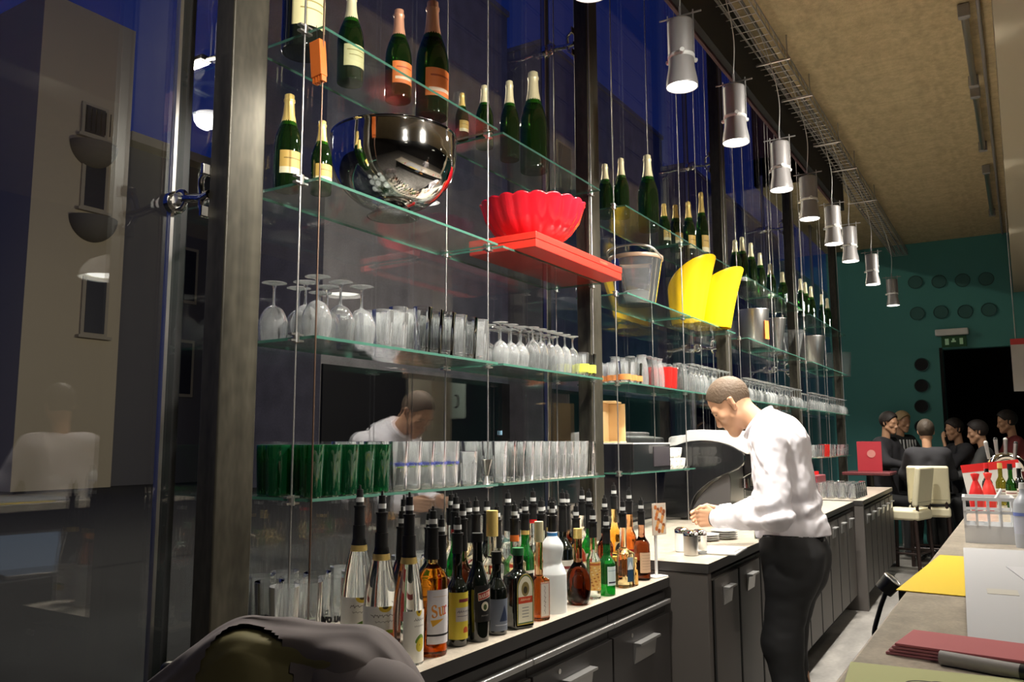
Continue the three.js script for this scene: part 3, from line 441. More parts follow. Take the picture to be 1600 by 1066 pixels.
// spirit bottles on the counter, front row read from the photograph
function spirit(o) {
  const q = o.at ? { x: o.at[0], d: o.at[1] } : onY(o.u, o.v, BAR_H), dist = Math.hypot(q.x, q.d);
  const m = (q.m ?? Math.abs(dist * Math.cos(Math.atan2(-q.x, q.d) - YAW)) / FOCAL);
  const r = o.r ?? o.w * m / 2, g = thing(o.name ?? 'spirit_bottle', o.label, 'bottle', o.group ?? 'spirit bottles on the counter', V(q.x, BAR_H, q.d), o.turn ?? FACE);
  const H = o.h ?? topOf(q, o.u, o.top) - BAR_H, hb = H - (o.pour ? 0.112 : 0) - (o.cap?.[1] ?? 0);
  const nr = o.nr ?? 0.0135, sh = (o.sh ?? 0.6) * hb, na = (o.na ?? 0.8) * hb;
  const pts = o.pts ? smooth(o.pts.map(([a, b]) => [a * r, b * hb]), 4).concat([[nr * 0.3, hb]]) : profile(hb, r, sh, na, nr);
  let geo;
  if (o.square) { geo = lathe(pts, 48); const p = geo.attributes.position; for (let i = 0; i < p.count; i++) { const x = p.getX(i), z = p.getZ(i), l = Math.hypot(x, z); if (l < r * 0.6) continue; const a = Math.atan2(x, z), k = Math.min(1.32, 1 / Math.max(Math.abs(Math.cos(a)), Math.abs(Math.sin(a)))) * 0.86, f = 1 + (k - 1) * Math.min(1, (l - r * 0.6) / (r * 0.3)); p.setX(i, x * f); p.setZ(i, z * f * (o.square === 1 ? 1 : o.square)); } geo.computeVertexNormals(); } else geo = lathe(pts, 30);
  part(g, 'glass', geo, o.glass);
  if (o.liquid) { const lp = [[0, 0.004]].concat((o.pts ? smooth(o.pts.map(([a, b]) => [a * r, b * hb]), 4) : profile(hb, r, sh, na, nr)).filter((p) => p[1] > 0.002 && p[1] < o.liquid[1] * hb).map(([a, b]) => [Math.max(0, a - 0.0025), b])); lp.push([0, o.liquid[1] * hb]); part(g, 'liquid', lathe(lp, 24), o.liquid[0]); }
  if (o.lab) { const [key, y0, y1, arc, off = 0] = o.lab; if (o.square) { const w = r * 1.5 * (arc / 2); part(g, 'label', box(w, (y1 - y0) * hb, 0.001, 0, (y0 + y1) / 2 * hb, r * 0.872 * (o.square === 1 ? 1 : o.square) + 0.0012), LABEL[key]); } else part(g, 'label', wrap(r, (y1 - y0) * hb, y0 * hb, arc), LABEL[key]).rotation.y = off; }
  if (o.collar) part(g, 'neck_band', cyl(nr + 0.0015, nr + 0.0012, o.collar[1], 18, hb - o.collar[1] * 1.0), o.collar[0]);
  if (o.sleeve) part(g, 'neck_sleeve', cyl(nr + 0.003, nr + 0.002, o.sleeve[1], 18, hb - o.sleeve[1]), o.sleeve[0]);
  if (o.cap) part(g, 'cap', cyl(o.cap[2] ?? nr + 0.002, o.cap[2] ?? nr + 0.002, o.cap[1] + 0.004, 18, hb - 0.004), o.cap[0]);
  if (o.pour) pourer(g, hb - 0.002);
  return g;
}
const flute = [[0.01, 0], [0.9, 0.001], [1, 0.02], [1.0, 0.25], [0.99, 0.42], [0.88, 0.58], [0.62, 0.76], [0.42, 0.87], [0.36, 0.93], [0.36, 1]];
const flatBlue = std(lin(0.05, 0.25, 0.6), 0.4);
spirit({ at: [-1.6, 1.765], h: 0.44, r: 0.045, pts: flute, nr: 0.0155, glass: M.clearBottle, pour: 1, sleeve: [M.black, 0.055], collar: [M.goldFoil, 0.072], lab: ['lemonA', 0.02, 0.42, 3.6, -0.25], label: 'clear flute bottle with a lemon on its white label, farthest from the counter edge' });
spirit({ at: [-1.475, 1.715], h: 0.43, r: 0.045, pts: flute, nr: 0.0155, glass: M.clearBottle, pour: 1, sleeve: [M.black, 0.055], collar: [M.goldFoil, 0.072], lab: ['lemonB', 0.02, 0.42, 3.6, -0.25], label: 'clear flute bottle with a red fruit on its white label' });
spirit({ u: 637, v: 1036, top: 768, w: 48, pts: flute, nr: 0.0155, glass: M.clearBottle, pour: 1, sleeve: [M.black, 0.055], collar: [M.goldFoil, 0.072], lab: ['lemonC', 0.02, 0.42, 2.2, 0.2], label: 'clear flute bottle with a yellow fruit label at the counter corner' });
spirit({ u: 675, v: 1022, top: 790, w: 47, sh: 0.72, na: 0.86, glass: M.amber, pour: 1, liquid: [M.amber, 0.7], sleeve: [M.black, 0.03], lab: ['amberSu', 0.12, 0.62, 1.9], label: 'amber aperitif bottle with a white label in orange script' });
spirit({ u: 714, v: 1008, top: 800, w: 33, sh: 0.6, na: 0.76, glass: M.blackGlass, pour: 1, lab: ['yellow', 0.08, 0.58, 3.0], label: 'dark bottle with a tall yellow label' });
spirit({ u: 746, v: 1000, top: 833, w: 39, pts: [[0.01, 0], [0.86, 0.001], [0.92, 0.02], [1, 0.35], [1, 0.5], [0.8, 0.62], [0.48, 0.74], [0.4, 0.85], [0.38, 1]], nr: 0.014, glass: M.blackGlass, cap: [M.black, 0.02, 0.0165], lab: ['cream', 0.2, 0.56, 1.7], label: 'black liqueur bottle with a tilted red name label' });
spirit({ u: 776, v: 990, top: 862, w: 33, sh: 0.62, na: 0.8, glass: M.blackGlass, cap: [M.black, 0.03], lab: ['bluegrey', 0.06, 0.5, 2.6], label: 'dark bottle with a blue grey label' });
spirit({ u: 810, v: 980, top: 856, w: 47, square: 0.8, sh: 0.68, na: 0.8, nr: 0.016, glass: M.blackGlass, cap: [std(lin(0.03, 0.16, 0.06), 0.4), 0.018, 0.018], lab: ['herb', 0.06, 0.74, 1.9], label: 'squat dark square bottle with an arched herbal label' });
spirit({ u: 843, v: 968, top: 815, w: 29, square: 1, sh: 0.5, na: 0.56, nr: 0.012, glass: M.redAmber, cap: [M.paleFoil, 0.06, 0.0145], lab: ['amaretto', 0.04, 0.48, 1.7], label: 'square amber bottle with a long gold neck' });
spirit({ u: 864, v: 956, top: 778, w: 44, pts: [[0.01, 0], [0.94, 0.001], [1, 0.02], [1, 0.42], [0.94, 0.5], [0.7, 0.6], [0.66, 0.64], [0.78, 0.76], [0.76, 0.84], [0.52, 0.91], [0.36, 0.95], [0.36, 1]], nr: 0.0155, glass: M.frosted, pour: 1, collar: [flatBlue, 0.016], lab: null, label: 'frosted white bottle with a bulb neck and blue band' });
spirit({ u: 904, v: 944, top: 826, w: 40, pts: [[0.01, 0], [0.6, 0.001], [0.85, 0.06], [1, 0.26], [0.92, 0.44], [0.6, 0.56], [0.36, 0.64], [0.33, 0.8], [0.33, 1]], glass: M.brownGlass, cap: [M.goldFoil, 0.03], lab: null, label: 'round dark cognac bottle with a medallion' });
spirit({ u: 928, v: 935, top: 790, w: 22, sh: 0.6, na: 0.8, glass: M.blueClear, pour: 1, lab: ['orangeTall', 0.14, 0.6, 2.6], label: 'clear bottle with a speckled orange label' });
spirit({ u: 949, v: 930, top: 800, w: 26, sh: 0.6, na: 0.78, glass: M.greenBottle, pour: 1, lab: ['paleBlue', 0.2, 0.56, 1.5], label: 'bright green gin bottle with a pale label' });
spirit({ u: 975, v: 917, top: 778, w: 31, square: 1, sh: 0.55, na: 0.66, glass: M.paleGold, pour: 1, lab: ['bluePeak', 0.1, 0.5, 1.1], label: 'clear square bottle with a blue peak label' });
spirit({ u: 1004, v: 906, top: 776, w: 25, sh: 0.62, na: 0.8, glass: M.brownGlass, pour: 1, lab: ['parchment', 0.14, 0.5, 2.2], label: 'dark rum bottle with a parchment label' });
spirit({ at: [-1.425, 3.225], h: 0.37, r: 0.029, sh: 0.6, na: 0.8, glass: M.redAmber, pour: 1, lab: ['plainRed', 0.2, 0.45, 2], label: 'red amber bottle beside the rum' });
spirit({ at: [-1.515, 3.27], h: 0.385, r: 0.03, sh: 0.6, na: 0.8, glass: M.amber, pour: 1, liquid: [M.amber, 0.6], lab: ['roundBlack', 0.25, 0.5, 1.6], label: 'amber bottle with a round black label by the card stand' });
spirit({ u: 990, v: 915, top: 872, w: 15, sh: 0.55, na: 0.75, glass: M.amber, cap: [M.goldFoil, 0.012], label: 'miniature amber bottle at the counter edge' });
{ // rows behind
  const kinds = [[M.clearBottle, 'clear', 'plainWhite'], [M.blackGlass, 'black', 'plainWhite'], [M.amber, 'amber', 'plainRed'], [M.greenBottle, 'green', 'plainWhite'], [M.brownGlass, 'brown', 'plainRed'], [M.paleGold, 'pale gold', 'plainWhite'], [M.blueClear, 'pale blue', 'plainRed']];
  const words = ['by the flute bottles', 'behind the aperitif', 'behind the yellow label', 'behind the cream liqueur', 'behind the herbal liqueur', 'behind the frosted bottle', 'behind the cognac', 'behind the green gin', 'behind the square clear bottle', 'behind the rum', 'next to the card stand'];
  const caps = [[769, 798, 'clear whisky bottle with a gold stopper behind the dark bottles', M.clearBottle, M.goldFoil, 0.075], [804, 812, 'clear bottle with an orange band and black pourer', M.clearBottle, null, 0]];
  let n = 0;
  for (const [row, x0, first] of [[1, -1.448, 1.93], [2, -1.548, 1.9], [3, -1.648, 2.0]]) for (let d = first; d < (row === 3 ? 3.28 : 3.12); d += 0.123) {
    const [gl, w, lb] = kinds[Math.floor(R() * kinds.length)], x = x0 + rr(-0.012, 0.012), dd = d + rr(-0.014, 0.014), i = Math.min(10, Math.floor((d - 1.8) / 0.137));
    const special = row === 1 && n < 2 && d > 2.1 ? caps[n++] : null;
    if (special) { const q = onX(special[0], 900, x0); spirit({ at: [x0, q.d], h: topOf({ x: x0, d: q.d }, special[0], special[1] - (n === 2 ? 30 : 0)) - BAR_H, r: 0.038, sh: 0.66, na: 0.76, nr: 0.014, glass: special[3], pour: n === 2, cap: n === 1 ? [special[4], special[5], 0.019] : null, collar: n === 2 ? [M.orange, 0.02] : null, liquid: n === 1 ? [M.blackGlass, 0.6] : null, label: special[2] }); continue; }
    spirit({ at: [x, dd], h: rr(0.33, 0.4), r: rr(0.03, 0.038), sh: rr(0.55, 0.68), na: rr(0.74, 0.84), glass: gl, pour: 1, sleeve: R() < 0.5 ? [M.black, 0.04] : null, collar: R() < 0.35 ? [R() < 0.5 ? M.goldFoil : M.red, 0.016] : null, lab: [lb, 0.15, 0.5, 2.4], group: 'bottles with pourers in the rows behind', label: `${w} bottle with a black pourer ${words[i]}, row ${['', 'two', 'three', 'four'][row]}` });
  }
  const q = onY(1050, 899, BAR_H), s = thing('card_stand', 'small stand holding an orange picture card at the end of the bottle row', 'stand', null, V(-1.335, BAR_H, 3.285), FACE);
  part(s, 'rod', box(0.012, 0.3, 0.006, 0, 0.15, 0), M.white); part(s, 'foot', rbox(0.08, 0.006, 0.06, 0.002, 0, 0.003, 0), M.white);
  part(s, 'card', box(0.085, 0.13, 0.004, 0.02, 0.235, 0.004), std(0xffffff, 0.5, 0, { map: canvasTex(64, 96, (c, w, h) => { fill(c, '#cdbfae', 0, 0, w, h); for (let i = 0; i < 26; i++) { c.fillStyle = ['#c06a2c', '#d9924a', '#8a4a24', '#d7c9b8'][i % 4]; c.beginPath(); c.arc(14 + (i * 29) % 46, 12 + (i * 41) % 74, 7, 0, 7); c.fill(); } }) }));
}
// ------------------------------------------------------------ glasses
const GL = {};
function glassKind(key, name, parts) { const g = new THREE.Group(); g.name = name; for (const [n, geo, mat, pos] of parts) part(g, n, geo, mat ?? M.clear, pos); GL[key] = g; }
function cup(r0, r1, h, base, flutes = 0) {   // outside may be cut in flutes up to three quarters of its height
  const wall = [0, 0.2, 0.4, 0.6, 0.72, 0.78, 0.9, 1].map((t) => [r1 + 0.0018 + (r0 * 1.03 - r1 - 0.0018) * t, h - (h - 0.004) * t]);
  const g = lathe([[0, base], [r0 * 0.9, base], [r0 * 0.985, base + 0.002], [r1, h], [r1 + 0.0012, h + 0.0008], ...wall, [r0 * 0.96, 0], [0, 0.001]], flutes ? flutes * 4 : 24), p = g.attributes.position;
  if (flutes) { for (let i = 0; i < p.count; i++) { const x = p.getX(i), z = p.getZ(i), y = p.getY(i), l = Math.hypot(x, z), edge = r1 + 0.0018 + (r0 * 1.03 - r1 - 0.0018) * (h - y) / (h - 0.004); if (Math.abs(l - edge) > 0.0004 || y > h * 0.76 || y < 0.003) continue; const f = 1 - 0.085 * Math.abs(Math.cos(Math.atan2(x, z) * flutes / 2)); p.setX(i, x * f); p.setZ(i, z * f); } g.computeVertexNormals(); }
  return g;
}
glassKind('tumbler', 'tumbler', [['bowl', cup(0.03, 0.036, 0.125, 0.016, 12)], ['foot', new THREE.CylinderGeometry(0.028, 0.027, 0.009, 20).translate(0, 0.006, 0), M.clearThick]]);
glassKind('green', 'green_tumbler', [['bowl', cup(0.031, 0.0355, 0.155, 0.014, 10), M.greenTumbler], ['rim', lathe([[0.0362, 0.149], [0.0366, 0.1555], [0.0362, 0.156]], 20), M.clear]]);
const printMat = (() => { const t = canvasTex(256, 64, (c, w, h) => { c.clearRect(0, 0, w, h); scribble(c, 16, 8, 100, 40, '#39458f'); scribble(c, 140, 10, 96, 38, '#39458f'); scribble(c, 30, 16, 180, 26, '#2a336e'); c.fillStyle = '#7a9a30'; c.fillRect(40, 52, 60, 7); }); return std(0xffffff, 0.5, 0, { map: t, transparent: true }); })();
const printBlack = (() => { const t = canvasTex(256, 64, (c, w, h) => { c.clearRect(0, 0, w, h); c.fillStyle = '#f2f2ee'; c.font = font(44); c.fillText('IAVO UO', 14, 50); c.strokeStyle = '#16161a'; c.lineWidth = 7; c.strokeText('IAVO UO', 14, 50); c.fillStyle = '#7f9a5a'; c.fillRect(20, 56, 120, 6); }); return std(0xffffff, 0.5, 0, { map: t, transparent: true }); })();
glassKind('printed', 'printed_glass', [['bowl', cup(0.028, 0.034, 0.165, 0.014)], ['foot', new THREE.CylinderGeometry(0.027, 0.026, 0.011, 20).translate(0, 0.007, 0), M.clearThick], ['print', wrap(0.0335, 0.024, 0.075, 2.6).scale(1.005, 1, 1.005), printMat]]);
glassKind('highball', 'highball_glass', [['bowl', cup(0.026, 0.033, 0.165, 0.02, 10)], ['foot', new THREE.CylinderGeometry(0.025, 0.024, 0.012, 20).translate(0, 0.008, 0), M.clearThick]]);
glassKind('lettered', 'lettered_glass', [['bowl', cup(0.036, 0.041, 0.16, 0.014)], ['foot', new THREE.CylinderGeometry(0.034, 0.033, 0.01, 20).translate(0, 0.007, 0), M.clearThick], ['print', wrap(0.0415, 0.03, 0.03, 2.8).scale(1.004, 1, 1.004), printBlack]]);
// stemware standing on its rim, foot in the air
const bowlDown = (r, b, hb) => { const o = smooth([[r * 0.86, 0], [r, hb * 0.35], [r * 0.96, hb * 0.6], [r * 0.62, hb * 0.88], [0.006, hb]], 5); return lathe([...o, ...o.slice(0, -1).reverse().map(([a, y]) => [Math.max(0.0001, a - 0.0016), y - 0.0012 * (y > hb * 0.6 ? 1 : 0)])], 24); };
const stemware = (key, name, r, hb, h, fr) => glassKind(key, name, [['bowl', bowlDown(r, 0, hb)], ['stem', lathe([[0.008, hb - 0.006], [0.0042, hb + 0.008], [0.0038, h - 0.02], [0.008, h - 0.006]], 12), M.clearThick], ['foot', lathe([[0.006, h - 0.007], [fr * 0.55, h - 0.0035], [fr, h - 0.0005], [fr, h + 0.0012], [fr * 0.5, h - 0.0008], [0, h - 0.001]], 26), M.clearFoot]]);
stemware('balloon', 'balloon_glass', 0.046, 0.118, 0.19, 0.039); stemware('wine', 'wine_glass', 0.037, 0.1, 0.175, 0.033); stemware('snifter', 'tulip_glass', 0.034, 0.13, 0.185, 0.03);
glassKind('cooler', 'tall_glass', [['bowl', (() => { const o = smooth([[0.037, 0], [0.038, 0.05], [0.034, 0.11], [0.026, 0.15], [0.027, 0.165]], 5); return lathe([...o, ...o.slice().reverse().map(([a, y]) => [a - 0.0018, y])], 22); })()], ['foot', new THREE.CylinderGeometry(0.028, 0.028, 0.006, 20).translate(0, 0.168, 0), M.clearThick]]);
glassKind('redcup', 'red_tumbler', [['bowl', cup(0.03, 0.036, 0.13, 0.012), thin(lin(0.8, 0.06, 0.05), { transmission: 0.7 })]]);
glassKind('yellowcup', 'printed_tumbler', [['bowl', cup(0.03, 0.035, 0.115, 0.012)], ['print', wrap(0.0355, 0.04, 0.02, 4.5), thin(lin(0.75, 0.78, 0.1), { transmission: 0.5, roughness: 0.4 })]]);
glassKind('orangecup', 'painted_tumbler', [['bowl', cup(0.03, 0.035, 0.115, 0.012)], ['print', wrap(0.0355, 0.03, 0.015, 4.5), thin(lin(0.85, 0.35, 0.1), { transmission: 0.5, roughness: 0.4 })]]);
const RAD = { tumbler: 0.0382, green: 0.0377, printed: 0.0362, highball: 0.0352, lettered: 0.0432, balloon: 0.0462, wine: 0.0372, snifter: 0.0342, cooler: 0.0387, redcup: 0.0382, yellowcup: 0.0372, orangecup: 0.0372 }, standing = [];
function rows(key, h, d0, d1, xs, step, label, cat, group) {   // no two glasses of a shelf touch
  const r = RAD[key], pitch = Math.max(step, 2 * r + 0.001), slack = Math.min(0.005, pitch / 2 - r - 0.0004);
  xs.forEach((x, n) => {
    for (let d = d0 + (n % 2) * pitch * 0.4; d < d1; d += pitch) {
      const p = { h, x: x + rr(-1, 1) * 0.001, d: d + rr(-slack, slack), r };
      if (standing.some((q) => q.h === h && Math.hypot(q.x - p.x, q.d - p.d) < q.r + r)) continue;
      standing.push(p); const g = GL[key].clone(); g.name = numbered(GL[key].name); scene.add(g); g.position.copy(V(p.x, h + 0.0005, p.d)); g.rotation.y = FACE + rr(-0.5, 0.5);
      const kind = [M.clear, M.clear, M.clearBright, M.clearHazy, M.clearHazy][Math.floor(R() * 5)]; g.traverse((c) => { if (c.material === M.clear) c.material = kind; });   // some glasses are fresh from the washer, some dry and hazy
      g.userData = { label: `${label}, ${n === 0 ? 'front' : n === xs.length - 1 ? 'rear' : n === 1 ? 'second' : 'third'} row`, category: cat, group: `${group}, row ${n + 1}` };
    }
  });
}
for (const h of SHELF) for (let k = 0; k < 4; k++) for (const d of [1.727, 2.768, 3.74]) for (const x of [-1.832, -2.045]) standing.push({ h, x, d: d + BAY * k, r: 0.014 });
standing.push({ h: SHELF[0], x: -1.79, d: 2.7, r: 0.024 });
const X3 = [-1.816, -1.899, -1.982], X4 = [-1.815, -1.8895, -1.964, -2.0385];
// second shelf from below: upturned stemware and tumblers
rows('balloon', SHELF[1], 1.80, 2.04, [-1.822, -1.917, -2.012], 0.1, 'upturned balloon glass with its foot in the air beside the first column', 'glass', 'upturned balloon glasses');
rows('tumbler', SHELF[1], 2.1, 2.2, X3, 0.079, 'short clear tumbler standing next to the balloon glasses', 'glass', 'tumblers beside the balloon glasses');
rows('highball', SHELF[1], 2.24, 2.73, X4, 0.074, 'clear highball glass massed on the stemware shelf', 'glass', 'highball glasses on the stemware shelf');
rows('wine', SHELF[1], 2.84, 3.08, X3, 0.082, 'upturned wine glass just past the shelf joint', 'glass', 'upturned wine glasses near the joint');
rows('snifter', SHELF[1], 3.1, 3.5, X3, 0.076, 'tall upturned tulip glass before the second column', 'glass', 'upturned tulip glasses');
rows('yellowcup', SHELF[1], 3.5, 3.7, X3, 0.078, 'tumbler printed in yellow before the second column', 'glass', 'yellow printed tumblers');
const B1 = BAY;
rows('orangecup', SHELF[1], 1.79 + B1, 2.0 + B1, X3, 0.08, 'tumbler painted in orange past the second column', 'glass', 'orange painted tumblers');
rows('cooler', SHELF[1], 2.03 + B1, 2.3 + B1, X3, 0.082, 'tall upturned glass past the second column', 'glass', 'tall upturned glasses past the second column');
rows('redcup', SHELF[1], 2.33 + B1, 2.5 + B1, [-1.815, -1.9], 0.08, 'red tumbler among the clear glasses', 'glass', 'red tumblers');
rows('cooler', SHELF[1], 2.52 + B1, 2.73 + B1, X3, 0.082, 'tall upturned glass just past the red tumblers', 'glass', 'tall upturned glasses past the red tumblers');
rows('snifter', SHELF[1], 2.84 + B1, 3.7 + B1, X3, 0.086, 'upturned tulip glass above the barman', 'glass', 'upturned tulip glasses above the barman');
rows('wine', SHELF[1], 1.8 + 2 * BAY, 3.7 + 2 * BAY, [-1.82, -1.91, -2.0], 0.096, 'upturned wine glass on the shelf behind the barman', 'glass', 'upturned wine glasses behind the barman');
rows('wine', SHELF[1], 1.8 + 3 * BAY, 3.7 + 3 * BAY, [-1.82, -1.93], 0.105, 'upturned wine glass in the farthest bay', 'glass', 'upturned wine glasses in the farthest bay');
// lowest shelf
rows('green', SHELF[0], 1.79, 2.11, X4, 0.074, 'green glass tumbler beside the first column', 'glass', 'green tumblers on the lowest shelf');
rows('printed', SHELF[0], 2.12, 2.52, X4, 0.073, 'clear beer glass with blue lettering', 'glass', 'lettered beer glasses on the lowest shelf');
rows('tumbler', SHELF[0], 2.53, 2.73, X3, 0.077, 'short clear tumbler beside the lettered beer glasses', 'glass', 'short tumblers on the lowest shelf');
rows('highball', SHELF[0], 2.83, 3.7, X4, 0.073, 'clear highball glass on the lowest shelf before the second column', 'glass', 'highball glasses on the lowest shelf');
rows('highball', SHELF[0], 2.7 + 2 * BAY, 3.7 + 2 * BAY, [-1.82, -1.91], 0.09, 'clear highball glass on the lowest shelf behind the barman', 'glass', 'highball glasses behind the barman');
rows('redcup', SHELF[0], 2.3 + 3 * BAY, 2.5 + 3 * BAY, [-1.82], 0.09, 'red tumbler in the farthest bay', 'glass', 'red tumblers in the farthest bay');
rows('tumbler', SHELF[0], 1.8 + 3 * BAY, 3.7 + 3 * BAY, [-1.82, -1.92], 0.1, 'clear tumbler on the lowest shelf of the farthest bay', 'glass', 'tumblers in the farthest bay');
// lettered glasses on the bottle counter, near the column
rows('lettered', BAR_H, 1.66, 1.9, [-1.78, -1.88, -1.98], 0.094, 'clear glass with black and white lettering on the counter near the column', 'glass', 'lettered glasses on the counter');
rows('highball', BAR_H, 1.95, 3.2, [-1.79, -1.88], 0.1, 'clear highball glass behind the spirit bottles', 'glass', 'highball glasses behind the bottles');
{ // jigger standing on the lowest shelf edge
  const g = thing('jigger', 'double ended steel jigger before the highball glasses on the lowest shelf', 'measure', null, V(-1.793, SHELF[0], 2.7));
  part(g, 'cup', lathe([[0.006, 0.03], [0.022, 0.095], [0.023, 0.095], [0.021, 0.093], [0.005, 0.034]], 22), M.satin); part(g, 'small_cup', lathe([[0.006, 0.034], [0.015, 0.001], [0.016, 0]], 20), M.satin);
}
// ------------------------------------------------------------ the show pieces
{
  const q = onX(615, 300, -1.875);
  const g = thing('punch_bowl', 'large polished steel punch bowl on the third glass shelf', 'bowl', null, V(-1.875, SHELF[2], q.d));
  g.scale.set(1.1, 1.08, 1.1); const r = 0.205, prof = smooth([[0.055, 0.028], [0.11, 0.045], [0.17, 0.1], [0.2, 0.165], [r, 0.22], [0.204, 0.268]], 7);
  part(g, 'bowl', lathe([...prof, [0.208, 0.272], [0.206, 0.275], [0.2, 0.272], ...prof.slice(2).reverse().map(([a, b]) => [a - 0.004, b + 0.003]), [0, 0.034]], 64), M.chrome);
  part(g, 'foot', lathe([[0.03, 0.03], [0.045, 0.022], [0.075, 0.008], [0.085, 0], [0.08, 0], [0.04, 0.016], [0, 0.02]], 40), M.chrome);
  // red box and fluted red bowl
  const b = thing('gift_box', 'flat red presentation box under the red bowl', 'box', null, V(-1.83, SHELF[2], 3.3));
  part(b, 'lid', rbox(0.34, 0.03, 0.86, 0.003, 0, 0.05, 0), M.redBox); part(b, 'tray', rbox(0.335, 0.036, 0.855, 0.003, 0, 0.018, 0), M.redBox);
  part(b, 'print', box(0.0008, 0.022, 0.11, 0.1704, 0.05, -0.22), std(0xffffff, 0.5, 0, { map: canvasTex(128, 32, (c, w, h) => { fill(c, '#a8200e', 0, 0, w, h); scribble(c, 18, 8, 92, 16, '#e0734a'); }) }));
  const rb = thing('fluted_bowl', 'bright red fluted bowl standing on the red box', 'bowl', null, V(-1.83, SHELF[2] + 0.066, onX(832, 330, -1.83).d)); rb.scale.setScalar(1.12);
  const geo = lathe([[0, 0], [0.07, 0.0], [0.1, 0.01], [0.15, 0.05], [0.185, 0.1], [0.205, 0.16], [0.21, 0.165], [0.205, 0.17], [0.18, 0.104], [0.145, 0.055], [0.09, 0.014], [0, 0.008]], 120), p = geo.attributes.position;
  for (let i = 0; i < p.count; i++) { const x = p.getX(i), z = p.getZ(i), y = p.getY(i), a = Math.atan2(x, z), f = 1 + 0.035 * Math.pow(Math.abs(Math.cos(a * 10)), 0.7) * Math.min(1, y / 0.05); p.setX(i, x * f); p.setZ(i, z * f); if (y > 0.15) p.setY(i, y + 0.008 * Math.abs(Math.cos(a * 10))); }
  geo.computeVertexNormals(); part(rb, 'bowl', geo, M.redBowl);
  // orange tag box hung from the top shelf clamp
  const t = thing('hanging_tag', 'orange folded tag hanging from the shelf cable', 'tag', null, V(-1.79, 2.675, 1.735)); t.rotation.z = 0.1;
  part(t, 'string', rod(V3(0, 0, 0), V3(0, -0.055, 0), 0.0012, 5), M.black); part(t, 'card', rbox(0.045, 0.12, 0.028, 0.003, 0, -0.115, 0), M.orange); for (let k = 0; k < 4; k++) part(t, 'fringe', box(0.007, 0.02, 0.02, -0.016 + k * 0.011, -0.183, 0), M.orange);
  // clear ice bucket with a rim band and handle
  const i = thing('ice_bucket', 'clear acrylic ice bucket past the second column', 'bucket', null, V(-1.9, SHELF[2], onX(994, 450, -1.9).d)); i.scale.setScalar(1.12);
  part(i, 'bucket', lathe([[0, 0.012], [0.088, 0.012], [0.095, 0.02], [0.138, 0.25], [0.142, 0.25], [0.1, 0.004], [0.09, 0], [0, 0.001]], 36), M.clear);
  part(i, 'rim_band', lathe([[0.1395, 0.235], [0.146, 0.237], [0.146, 0.256], [0.1395, 0.256]], 36), std(lin(0.45, 0.3, 0.2), 0.35, 0, { transmission: 0.35 }));
  part(i, 'handle', tube([[-0.146, 0.24, 0], [-0.12, 0.285, 0.09], [0, 0.3, 0.13], [0.12, 0.285, 0.09], [0.146, 0.24, 0]], 0.006, 8), M.satin); part(i, 'ice', lathe([[0, 0.014], [0.086, 0.014], [0.094, 0.03], [0.098, 0.06], [0.06, 0.075], [0, 0.07]], 14), std(lin(0.85, 0.87, 0.88), 0.3, 0, { transmission: 0.4 }));
  // yellow double wine cooler: two scooped shells
  const y = thing('wine_cooler', 'bright yellow double wine cooler shaped like two scoops', 'cooler', null, V(-1.885, SHELF[2], onX(1092, 470, -1.885).d)); y.scale.set(1.1, 1.0, 1.2);
  const shell = (r0, r1, lo, hi, dir) => { const N = 48, K = 14, pos = [], idx = []; for (let s = 0; s < 2; s++) for (let k = 0; k <= K; k++) for (let n = 0; n <= N; n++) { const a = n / N * Math.PI * 2, c = (1 - Math.cos(a)) / 2, rim = lo + (hi - lo) * Math.pow(c, 0.75), t = k / K, rad = r0 + (r1 - r0) * Math.pow(t * rim / hi, 0.85) - s * 0.006, bend = 0.045 * Math.pow(t * rim / hi, 2) * dir; pos.push(Math.sin(a) * rad, s && k === 0 ? 0.006 : t * rim, Math.cos(a) * rad - bend); }
    const W = N + 1, S = (K + 1) * W; for (let s = 0; s < 2; s++) for (let k = 0; k < K; k++) for (let n = 0; n < N; n++) { const a = s * S + k * W + n, b = a + 1, c = a + W, d = c + 1; s ? idx.push(a, c, b, b, c, d) : idx.push(a, b, c, b, d, c); } for (let n = 0; n < N; n++) { const a = K * W + n, b = a + S; idx.push(a, a + 1, b, a + 1, b + 1, b); }
    const g = new THREE.BufferGeometry(); g.setAttribute('position', new THREE.Float32BufferAttribute(pos, 3)); g.setIndex(idx); g.computeVertexNormals(); return g; };
  part(y, 'scoop', shell(0.095, 0.15, 0.2, 0.47, 1), M.yellow, [-0.045, 0, 0.09], [0, -1.75, 0]); part(y, 'scoop', shell(0.095, 0.15, 0.2, 0.42, 1), M.yellow, [0.055, 0, -0.14], [0, -1.75, 0]);
  part(y, 'base', rbox(0.2, 0.012, 0.36, 0.005, 0, 0.006, -0.025), M.yellow);
  // far coolers
  const metalPot = (name, label, u, v, r0, r1, h, mat, tag) => { const g = thing(name, label, 'cooler', null, V(-1.935, SHELF[2], onX(u, v, -1.935).d), FACE); part(g, 'pot', lathe([[0, 0.003], [r0, 0], [r1, h], [r1 + 0.006, h + 0.004], [r1 - 0.004, h + 0.004], [r0 - 0.004, 0.006], [0, 0.006]], 30), mat); if (tag) part(g, 'tag', box(0.06, 0.16, 0.004, 0, h * 0.45, r1 - 0.004), tag); return g; };
  metalPot('wine_cooler', 'brushed steel wine cooler with an orange tag', 1178, 510, 0.11, 0.13, 0.33, M.satin, M.orange);
  metalPot('wine_cooler', 'slim steel cone cooler beside the tagged steel cooler', 1215, 530, 0.03, 0.085, 0.36, M.satin);
  metalPot('wine_cooler', 'clear stemmed cooler next to the steel cone', 1236, 545, 0.07, 0.13, 0.3, M.clear);
